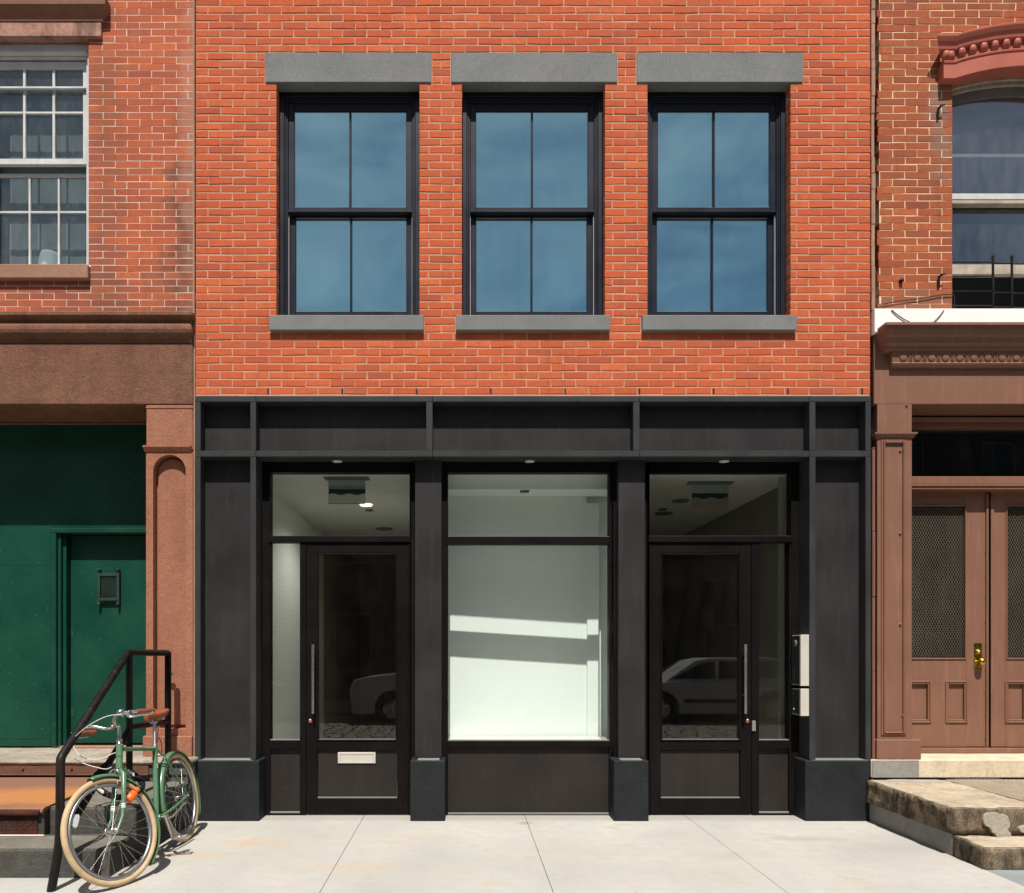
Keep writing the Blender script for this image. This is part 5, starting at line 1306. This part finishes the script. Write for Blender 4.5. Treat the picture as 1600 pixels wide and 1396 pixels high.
def make_wheel(c, front=True):
    rim = MB(); ring(rim, c, WR - .052, .012, 64, 8, 1.1); Wh = rim.build('wheel', M['rim'], BK, origin=tuple(c))
    t = MB(); ring(t, c, WR - TR, TR, 72, 12); t.build('tyre', M['tyre_tan'], Wh)
    h = MB(); h.lathe([(.005, -.058), (.014, -.050), (.018, -.034), (.012, -.026), (.011, .026), (.018, .034), (.014, .05), (.005, .058)], c, (0, 1, 0), 14)
    for s_ in (-1, 1): h.lathe([(.020, -.003), (.026, -.002), (.026, .002), (.020, .003)], (c[0], c[1] + s_ * .031, c[2]), (0, 1, 0), 16)
    h.tube([(c[0], -.070, c[2]), (c[0], .070, c[2])], .006, 8); h.build('hub', M['chrome'], Wh)
    for k in range(28):
        s_ = 1 if k % 2 else -1; a = 2 * math.pi * k / 28; off = (.62 if (k // 2) % 2 else -.62)
        p = Vector((c[0] + .024 * math.cos(a + off * 1.6), s_ * .031, c[2] + .024 * math.sin(a + off * 1.6))); q = Vector((c[0] + (WR - .062) * math.cos(a), 0, c[2] + (WR - .062) * math.sin(a)))
        MB().tube([p, q], .00115, 5, False, False).build('spoke', M['chrome'], Wh)
    if front:
        a = math.radians(32)
        r_ = MB()
        pts = []
        for da, dr in ((-.17, .0), (-.13, .016), (0, .022), (.13, .016), (.17, 0), (.13, -.012), (0, -.016), (-.13, -.012)):
            rr = WR - .090 + dr; pts.append((c[0] + rr * math.cos(a + da), c[2] + rr * math.sin(a + da)))
        n = len(pts); r_.add([(x, -.006, z) for x, z in pts] + [(x, .006, z) for x, z in pts], [tuple(range(n)), tuple(range(n, 2 * n))[::-1]] + [(i, (i + 1) % n, n + (i + 1) % n, n + i) for i in range(n)])
        r_.build('spoke_reflector', M['reflector'], Wh)
    return Wh
def fender(c, a0, a1, name='mudguard'):
    m_ = MB(); n = 40; R0 = WR + .014; prof = [(-.028, -.014), (-.024, -.002), (-.012, .006), (0, .008), (.012, .006), (.024, -.002), (.028, -.014), (.026, -.014), (.0225, -.0035), (.0115, .004), (0, .0058), (-.0115, .004), (-.0225, -.0035), (-.026, -.014)]
    k = len(prof); vs_ = []
    for i in range(n + 1):
        a = math.radians(a0 + (a1 - a0) * i / n)
        for y, dr in prof: vs_.append((c[0] + (R0 + dr) * math.cos(a), y, c[2] + (R0 + dr) * math.sin(a)))
    fs = [(i * k + j, i * k + (j + 1) % k, (i + 1) * k + (j + 1) % k, (i + 1) * k + j) for i in range(n) for j in range(k)] + [tuple(range(k)), tuple(range(n * k, n * k + k))[::-1]]
    m_.add(vs_, fs, True); return m_.build(name, M['bike_green'], BK)
wheelF = make_wheel(HUBF); wheelR = make_wheel(HUBR, False)
fF = fender(HUBF, 82, 235); fR = fender(HUBR, -10, 215)
# frame tubes
u = Vector((-.342, 0, .940)); A = Vector((HUBF.x - .047, 0, WR - .017))
hb, ht = A + u * .405, A + u * .575
st = Vector((-.158, 0, .775))
fr = MB()
fr.tube([hb, ht], .0215, 12); fr.tube([ht - u * .035, st + Vector((.0, 0, -.012))], .0145, 12); fr.tube([hb + u * .025, BBp], .0180, 12); fr.tube([BBp, st + Vector((0, 0, .004))], .0182, 12)
for s_ in (-1, 1):
    fr.tube([BBp + Vector((-.03, s_ * .022, 0)), Vector((-.20, s_ * .045, .305)), HUBR + Vector((.01, s_ * .063, 0))], [.011, .010, .007], 8)
    fr.tube([st + Vector((-.01, s_ * .014, -.02)), st + Vector((-.07, s_ * .040, -.11)), HUBR + Vector((0, s_ * .063, .01))], [.008, .008, .0065], 8)
fr.lathe([(.02, -.036), (.022, -.034), (.022, .034), (.02, .036)], BBp, (0, 1, 0), 14)
fr.build('frame', M['bike_green'], BK)
for s_ in (-1, 1): MB().tube([HUBR + Vector((0, s_ * .062, .0)), HUBR + Vector((0, s_ * .075, 0))], .011, 8).build('axle_nut', M['chrome'], BK)
for q in range(3): MB().tube([BBp + (st - BBp) * (.70 + q * .022), BBp + (st - BBp) * (.712 + q * .022)], .0188, 12).build('white_band', M['white_mark'], BK)
hs = MB(); hs.lathe([(.019, -.012), (.023, -.010), (.023, .0), (.018, .006), (.018, .018), (.022, .022), (.020, .03), (.012, .034)], ht, u, 14)
hs.build('headset', M['chrome'], BK)
sp = MB(); su = (st - BBp).normalized(); sp.tube([st - su * .03, st + su * .185], .0135, 12); sp.build('seat_post', M['chrome'], BK)
SP = st + su * .185
MB().tube([st - su * .01, st + su * .018], .019, 12).build('seat_clamp', M['chrome'], BK)
# saddle
sd_ = MB(); vs_ = []; prof_s = [(-.135, .055, .018), (-.125, .078, .020), (-.09, .088, .014), (-.04, .075, .006), (.01, .045, .002), (.06, .028, .002), (.11, .021, .004), (.135, .015, .002), (.142, .006, -.008)]
K = 12
for (x, hw, dz) in prof_s:
    for j in range(K):
        a = 2 * math.pi * j / K; cz = math.sin(a); yy = hw * math.cos(a)
        vs_.append((SP.x + x, yy, SP.z + .060 + dz + (.018 * cz if cz > 0 else .050 * cz * (1 if abs(math.cos(a)) > .3 else .4))))
n = len(prof_s)
sd_.add(vs_, [(i * K + j, i * K + (j + 1) % K, (i + 1) * K + (j + 1) % K, (i + 1) * K + j) for i in range(n - 1) for j in range(K)] + [tuple(range(K)), tuple(range((n - 1) * K, n * K))], True)
SDL = sd_.build('saddle', M['leather'], BK)
rl_ = MB()
for s_ in (-1, 1): rl_.tube([(SP.x - .11, s_ * .045, SP.z + .035), (SP.x - .04, s_ * .022, SP.z + .012), (SP.x + .04, s_ * .020, SP.z + .012), (SP.x + .11, s_ * .008, SP.z + .04)], .0035, 6)
rl_.box(SP.x - .02, SP.x + .02, -.026, .026, SP.z - .004, SP.z + .018, .004); rl_.build('saddle_rails', M['chrome'], SDL)
# crank and pedals (left crank down, slightly back)
ca = math.radians(-100)
def crank(side, ang):
    e = BBp + Vector((math.cos(ang) * .17, side * .078, math.sin(ang) * .17)); c0 = BBp + Vector((0, side * .062, 0))
    m_ = MB(); m_.tube([c0, e], [.013, .010], 10); m_.tube([BBp + Vector((0, side * .03, 0)), c0 + Vector((0, side * .01, 0))], .010, 8); C_ = m_.build('crank', M['chrome'], BK)
    p = MB(); px_ = e + Vector((0, side * .06, 0)); p.tube([e, e + Vector((0, side * .11, 0))], .006, 8)
    for dx in (-.030, .030): p.tube([px_ + Vector((dx, -side * .045, 0)), px_ + Vector((dx, side * .048, 0))], .007, 8)
    for dy in (-.045, .048): p.tube([px_ + Vector((-.030, side * dy, 0)), px_ + Vector((.030, side * dy, 0))], .007, 8)
    p.ball(tuple(px_ + Vector((0, side * -.01, 0))), .014, 8, 6); p.build('pedal', M['chrome'], C_)
crank(1, ca); crank(-1, ca + math.pi)
cr = MB(); ring(cr, BBp + Vector((0, -.048, 0)), .078, .004, 40, 6, .6)
for k in range(5):
    a = 2 * math.pi * k / 5; cr.tube([BBp + Vector((0, -.048, 0)), BBp + Vector((.078 * math.cos(a), -.048, .078 * math.sin(a)))], .006, 6)
cr.build('chainring', M['chrome'], BK)
cn = MB(); c1, c2, r1, r2 = BBp + Vector((0, -.048, 0)), HUBR + Vector((0, -.048, 0)), .083, .033
pts = [c1 + Vector((r1 * math.cos(a), 0, r1 * math.sin(a))) for a in [math.radians(t) for t in range(-95, 96, 15)]] + [c2 + Vector((r2 * math.cos(a), 0, r2 * math.sin(a))) for a in [math.radians(t) for t in range(95, 266, 20)]]
cn.tube(pts, .004, 6, True); cn.build('chain', M['iron'], BK)
MB().tube([(-.045, .03, .270), (-.06, .055, .262), (-.12, .066, .262), (-.22, .078, .285), (-.32, .085, .315), (-.335, .092, .31)], .0075, 8).build('kickstand', M['chrome'], BK)
# rear caliper, mudguard stays
MB().tube([(-.205, .03, .66), (-.19, .045, .69), (-.165, .02, .715), (-.165, -.02, .715), (-.19, -.045, .69), (-.205, -.03, .66)], .006, 6).build('rear_brake', M['chrome'], BK)
sta = MB()
for s_ in (-1, 1):
    for a in (20, 150): sta.tube([HUBR + Vector((0, s_ * .066, 0)), HUBR + Vector(((WR + .012) * math.cos(math.radians(a)), s_ * .027, (WR + .012) * math.sin(math.radians(a))))], .0022, 5)
sta.build('mudguard_stay', M['chrome'], BK)
# steered assembly
fk = MB(); crown = A + u * .385
fk.tube([hb - u * .012, crown - u * .004], .020, 12)
for s_ in (-1, 1):
    fk.tube([crown + Vector((0, s_ * .012, .01)), crown + Vector((.006, s_ * .044, -.02)), A + u * .20 + Vector((.002, s_ * .050, 0)), A + u * .09 + Vector((.012, s_ * .052, 0)), HUBF + Vector((-.002, s_ * .056, .0))], [.015, .0165, .0145, .011, .008], 10)
FK = fk.build('fork', M['bike_green'], BK)
for s_ in (-1, 1):
    for q in range(3):
        p = A + u * (.170 - q * .011) + Vector((.005, s_ * .0505, 0)); MB().tube([p, p - u * .006], .0148, 10).build('white_band', M['white_mark'], FK)
sm_ = MB(); stop = A + u * .70
sm_.tube([ht, stop - u * .01, stop + Vector((.012, 0, .006)), stop + Vector((.055, 0, .004))], [.011, .012, .012, .012], 10); CL = stop + Vector((.065, 0, .004))
sm_.tube([CL + Vector((0, -.022, 0)), CL + Vector((0, .022, 0))], .018, 10); STM = sm_.build('stem', M['chrome'], BK)
hp = [(-.09, .295, .020), (.02, .290, .036), (.065, .272, .044), (.085, .235, .050), (.075, .17, .055), (.045, .10, .038), (.015, .05, .006), (0, .02, 0)]
pts = [CL + Vector((x - .0, y, z)) for x, y, z in hp] + [CL + Vector((x, -y, z)) for x, y, z in reversed(hp)]
def smooth_pts(P, n=4):
    out = []
    for i in range(len(P) - 1):
        p0, p1, p2, p3 = P[max(0, i - 1)], P[i], P[i + 1], P[min(len(P) - 1, i + 2)]
        for k in range(n):
            t = k / n; out.append(.5 * ((2 * p1) + (p2 - p0) * t + (2 * p0 - 5 * p1 + 4 * p2 - p3) * t * t + (-p0 + 3 * p1 - 3 * p2 + p3) * t ** 3))
    return out + [P[-1]]
MB().tube(smooth_pts(pts), .011, 10).build('handlebar', M['chrome'], BK)
HB = bpy.context.scene.objects['handlebar']
grips = []
for s_ in (-1, 1):
    g0_, g1_ = CL + Vector((-.105, s_ * .2955, .018)), CL + Vector((.025, s_ * .2895, .0365))
    MB().tube([g0_, g0_ + (g1_ - g0_) * .05, g1_], [.0165, .018, .0155], 12).build('grip', M['leather'], HB)
    lv = MB(); b0 = CL + Vector((.062, s_ * .273, .042))
    lv.box(b0.x - .014, b0.x + .022, b0.y - .016, b0.y + .016, b0.z - .030, b0.z + .012, .005)
    lv.tube(smooth_pts([b0 + Vector((.015, 0, -.022)), b0 + Vector((.022, s_ * .018, -.032)), b0 + Vector((-.03, s_ * .038, -.034)), b0 + Vector((-.11, s_ * .042, -.040)), b0 + Vector((-.135, s_ * .046, -.036))]), .0062, 8)
    lv.build('brake_lever', M['chrome'], HB)
bl = MB(); bp = CL + Vector((.03, .155, .065)); bl.lathe([(.024, 0), (.026, .004), (.023, .014), (.014, .022), (.001, .025)], bp, (0, 0, 1), 16); bl.tube([bp, bp - Vector((.01, 0, .03))], .006, 6); bl.build('bell', M['chrome'], HB)
fb = MB()
for s_ in (-1, 1):
    c0 = crown + Vector((.035, 0, -.005))
    fb.tube(smooth_pts([c0 + Vector((0, s_ * .006, .03)), c0 + Vector((.004, s_ * .036, .02)), c0 + Vector((.002, s_ * .042, -.02)), c0 + Vector((-.002, s_ * .028, -.055))]), .0065, 8)
    fb.box(c0.x - .018, c0.x + .018, s_ * .017 - .006, s_ * .017 + .006, c0.z - .068, c0.z - .052, .003)
fb.build('front_brake', M['chrome'], BK); FB = bpy.context.scene.objects['front_brake']
cb = MB()
cb.tube(smooth_pts([CL + Vector((.07, .262, .030)), CL + Vector((.14, .16, .060)), CL + Vector((.21, .02, .03)), CL + Vector((.22, -.14, -.03)), CL + Vector((.20, -.19, -.10)), CL + Vector((.17, -.15, -.17)), CL + Vector((.11, -.05, -.25)), crown + Vector((.045, .0, .045))], 6), .0028, 6, False)
CBL = cb.build('brake_cable', M['cable'], BK)
cb = MB(); cb.tube(smooth_pts([CL + Vector((.07, -.262, .030)), CL + Vector((.13, -.24, -.03)), CL + Vector((.12, -.20, -.13)), CL + Vector((.08, -.10, -.18)), CL + Vector((.02, -.03, -.17)), ht - u * .06 + Vector((-.05, -.02, 0))], 6), .0028, 6, False)
CBL2 = cb.build('brake_cable', M['cable'], BK)
steer = Matrix.Translation(A) @ Matrix.Rotation(math.radians(-26), 4, u) @ Matrix.Translation(-A)
for o in (wheelF, fF, FK, STM, HB, FB, CBL, CBL2): o.matrix_local = steer @ Matrix.Translation(o.location)
cb = MB(); cb.tube(smooth_pts([st + Vector((-.02, .015, .03)), st + Vector((-.045, .02, .11)), SP + Vector((-.03, .02, .0))], 6), .0035, 6); cb.tube(smooth_pts([st + Vector((-.06, .02, -.05)), st + Vector((-.05, .03, .02)), st + Vector((-.03, .025, .07))], 5), .003, 6)
cb.build('brake_cable', M['rubber'], BK)
Yb = -1.165
BK.matrix_world = Matrix.Translation((-2.140, Yb, 0.0)) @ Matrix.Rotation(math.radians(-90 - .6), 4, 'Z') @ Matrix.Rotation(math.radians(9), 4, 'X')
# ---- chain lock round the rail and the down tube
LK = empty('bicycle_lock', V(190, 1230, -1.45)); tag(LK, 'black chain lock with an orange body hanging on the green bicycle', 'lock')
lp = [V(212, 1238, -1.56), V(221, 1232, -1.50), V(221, 1222, -1.44), V(212, 1213, -1.38), V(200, 1205, -1.34), V(185, 1202, -1.28), V(165, 1204, -1.30), V(150, 1212, -1.42), V(150, 1226, -1.46), V(161, 1238, -1.46), V(178, 1245, -1.46), V(192, 1246, -1.50), V(203, 1244, -1.56)]
lpv = smooth_pts([Vector(p) for p in lp], 4)
MB().tube(lpv, .0215, 10).build('chain_sleeve', M['black_cloth'], LK)
MB().tube([Vector(mbm).lerp(Vector(mc), .42), Vector(mbm).lerp(Vector(mc), .47), Vector(mbm).lerp(Vector(mc), .54), Vector(mbm).lerp(Vector(mc), .58)], [.026, .040, .044, .026], 12).build('cloth_wrap', M['black_cloth'], LK)
ob = MB(); c0 = Vector(V(211, 1239, -1.60)); c1 = Vector(V(199, 1251, -1.66)); ob.tube([c0, c0 + (c1 - c0) * .06, c0 + (c1 - c0) * .94, c1], [.022, .027, .029, .022], 12); ob.tube([c0 + Vector((0, 0, .01)), c0 + Vector((.012, .02, .022))], .018, 10)
ob.build('lock_body', M['orange'], LK)
wm_ = MB()
for (a_, b_, s_) in ((12, 18, 1), (33, 37, 1)):
    for k in range(a_ * 3, b_ * 3, 2):
        i = k / 3; p = lpv[int(i)].lerp(lpv[min(len(lpv) - 1, int(i) + 1)], i - int(i)); q = p + Vector((.004, -.0215, .004 + (.006 if k % 4 else -.004)))
        wm_.box(q.x - .0065, q.x + .0065, q.y - .003, q.y + .003, q.z - .012, q.z + .010)
wm_.build('sleeve_marking', M['white_mark'], LK)['kind'] = 'stuff'

# ================================================================== ACROSS THE ROAD (seen only as reflections in the glass)
def win_block(x0, x1, H, cols, rows, name, label, mat):
    B = empty(name, ((x0 + x1) / 2, -15.0, 0)); tag(B, label, 'building')
    hs_ = []; cw = (x1 - x0) / cols; rhh = H / rows
    for i in range(cols):
        for j in range(rows): hs_.append((x0 + cw * (i + .28), x0 + cw * (i + .72), rhh * (j + .25), rhh * (j + .8)))
    raw_build(wall_with_holes(MB(), x0, x1, -.03, H, hs_, -15.3, -15.0), 'wall', mat, B)
    MB().box(x0, x1, -24, -15.6, -.03, H - .3).build('building_mass', M['black_void'], B)
    MB().box(x0 - .0, x1 + .0, -15.3, -14.8, H + .001, H + .35, .05).build('cornice', M['joint'], B)
    for h in hs_:
        f = MB().frame(h[0], h[1], h[2], h[3], .07, -15.2, -15.1).build('window', M['joint'], B)
        MB().box(h[0] + .07, h[1] - .07, -15.16, -15.15, h[2] + .07, h[3] - .07).build('pane', M['car_dark'], f)
win_block(-18, -4.6, 8.6, 5, 3, 'brick_building', 'brick building across the road, left in the reflections', M['facade_shade'])
win_block(-4.5, 3.4, 9.4, 3, 3, 'brick_building', 'brick building across the road, middle in the reflections', M['facade_shade'])
win_block(3.5, 20, 8.2, 6, 3, 'brick_building', 'brick building across the road, right in the reflections', M['facade_shade'])
def car(x0, L, H, side, roof, wheels, label, base=-.155, yc=-10.15, W=1.82, clear=.22):
    C_ = empty('parked_car', (x0 + L / 2, yc, base)); tag(C_, label, 'car')
    def sec(mb, outline, y0, y1, inset):
        """outline (x,z) lofted across the width, pulled in at the sides"""
        ys = [(y0, inset), (y0 + .07, 0), (y1 - .07, 0), (y1, inset)]; n = len(outline); vs_ = []
        cx = sum(p[0] for p in outline) / n; cz = sum(p[1] for p in outline) / n
        for y, k in ys:
            for (x, z) in outline: vs_.append((x0 + x + (cx - x) * k, y, base + z + (cz - z) * k))
        fs = [(i * n + j, i * n + (j + 1) % n, (i + 1) * n + (j + 1) % n, (i + 1) * n + j) for i in range(3) for j in range(n)] + [tuple(range(n)), tuple(range(3 * n, 4 * n))[::-1]]
        mb.add(vs_, fs, False)
    lower = [(x, z) for x, z in side]
    # cut wheel arches into the outline
    arch = []
    for wx in wheels:
        arch += [(wx + .40 * math.cos(a), .34 + .40 * math.sin(a)) for a in [math.radians(t) for t in range(-10, 191, 20)]]
    bottom = [(L - .12, clear)] + list(reversed([(x, z) for wx in reversed(wheels) for (x, z) in [(wx - .40 * math.cos(math.radians(t)), max(clear, .34 + .40 * math.sin(math.radians(t)))) for t in range(-10, 191, 20)]])) if 0 else None
    out = [(0.06, clear)]
    for wx in wheels: out += [(wx - .40 * math.cos(math.radians(t)), max(clear, .34 + .40 * math.sin(math.radians(t)))) for t in range(-15, 196, 15)]
    out += [(L - .06, clear)] + lower[::-1]
    b = MB(); sec(b, out, yc - W / 2, yc + W / 2, .012); BD = b.build('body', M['silver_car'], C_)
    c = MB(); n = len(roof); vs_ = []
    zmid = roof[0][1]; top = max(z for x, z in roof)
    for y, k in ((yc - W / 2 + .08, 0), (yc + W / 2 - .08, 0)):
        for (x, z) in roof:
            t = (z - zmid) / (top - zmid); s_ = 1 if y > yc else -1; vs_.append((x0 + x, y - s_ * .17 * t, base + z))
    c.add(vs_, [(j, (j + 1) % n, n + (j + 1) % n, n + j) for j in range(n)] + [tuple(range(n)), tuple(range(n, 2 * n))[::-1]]); c.build('roof', M['silver_car'], C_)
    # side windows
    xs = [p[0] for p in roof]; cx = (min(xs) + max(xs)) / 2; cz = (zmid + top) / 2
    for s_ in (-1, 1):
        vs_ = []
        for (x, z) in roof:
            x2, z2 = cx + (x - cx) * .90, cz + (z - cz) * .74; t = (z2 - zmid) / (top - zmid); vs_.append((x0 + x2, yc + s_ * (W / 2 - .08 - .17 * t + .006), base + z2))
        MB().add(vs_, [tuple(range(n))]).build('side_window', M['car_dark'], C_)
        MB().box(x0 + (wheels[0] + wheels[1]) / 2 - .02, x0 + (wheels[0] + wheels[1]) / 2 + .03, yc + s_ * (W / 2 - .15), yc + s_ * (W / 2 - .065), base + zmid, base + top - .06).build('pillar', M['silver_car'], C_)
        MB().box(x0 + wheels[0] + .5, x0 + wheels[1] - .5, yc + s_ * (W / 2 - .01), yc + s_ * (W / 2 + .012), base + .47, base + .55, .005).build('side_trim', M['car_dark'], C_)
        for wx in wheels:
            w_ = MB(); cc = (x0 + wx, yc + s_ * (W / 2 - .12), base + .33)
            w_.lathe([(.20, -.11), (.31, -.10), (.33, -.06), (.33, .06), (.31, .10), (.20, .11)], cc, (0, 1, 0), 24); TY_ = w_.build('wheel', M['tyre_black'], C_)
            rm = MB(); rm.lathe([(.001, .07), (.20, .07), (.215, .10), (.22, .05)], cc, (0, s_, 0), 24)
            for k in range(5):
                a = 2 * math.pi * k / 5; rm.tube([(cc[0], cc[1] + s_ * .09, cc[2]), (cc[0] + .2 * math.cos(a), cc[1] + s_ * .09, cc[2] + .2 * math.sin(a))], .025, 6)
            rm.build('rim', M['chrome'], TY_)
    for xx in (-.004, L - .02): MB().box(x0 + xx, x0 + xx + .03, yc - W / 2 + .12, yc - W / 2 + .5, base + .62, base + .76).box(x0 + xx, x0 + xx + .03, yc + W / 2 - .5, yc + W / 2 - .12, base + .62, base + .76).build('light', M['reflector'], C_)
suv_side = [(.02, .5), (.02, .80), (.10, .95), (.35, 1.02), (1.25, 1.12), (4.45, 1.12), (4.55, .9), (4.56, .5)]
suv_roof = [(1.15, 1.10), (1.75, 1.66), (2.1, 1.72), (4.1, 1.70), (4.40, 1.55), (4.50, 1.10)]
car(-2.42, 4.6, 1.7, suv_side, suv_roof, (.92, 3.62), 'silver off-road car parked across the road, mirrored in the left door')
wag_side = [(.02, .45), (.04, .68), (.25, .80), (1.15, .92), (4.45, .95), (4.58, .8), (4.60, .5)]
wag_roof = [(1.05, .91), (1.75, 1.36), (2.1, 1.42), (3.7, 1.42), (4.1, 1.34), (4.55, .94)]
car(3.30, 4.65, 1.4, wag_side, wag_roof, (.95, 3.42), 'silver estate car parked across the road, mirrored in the right door')
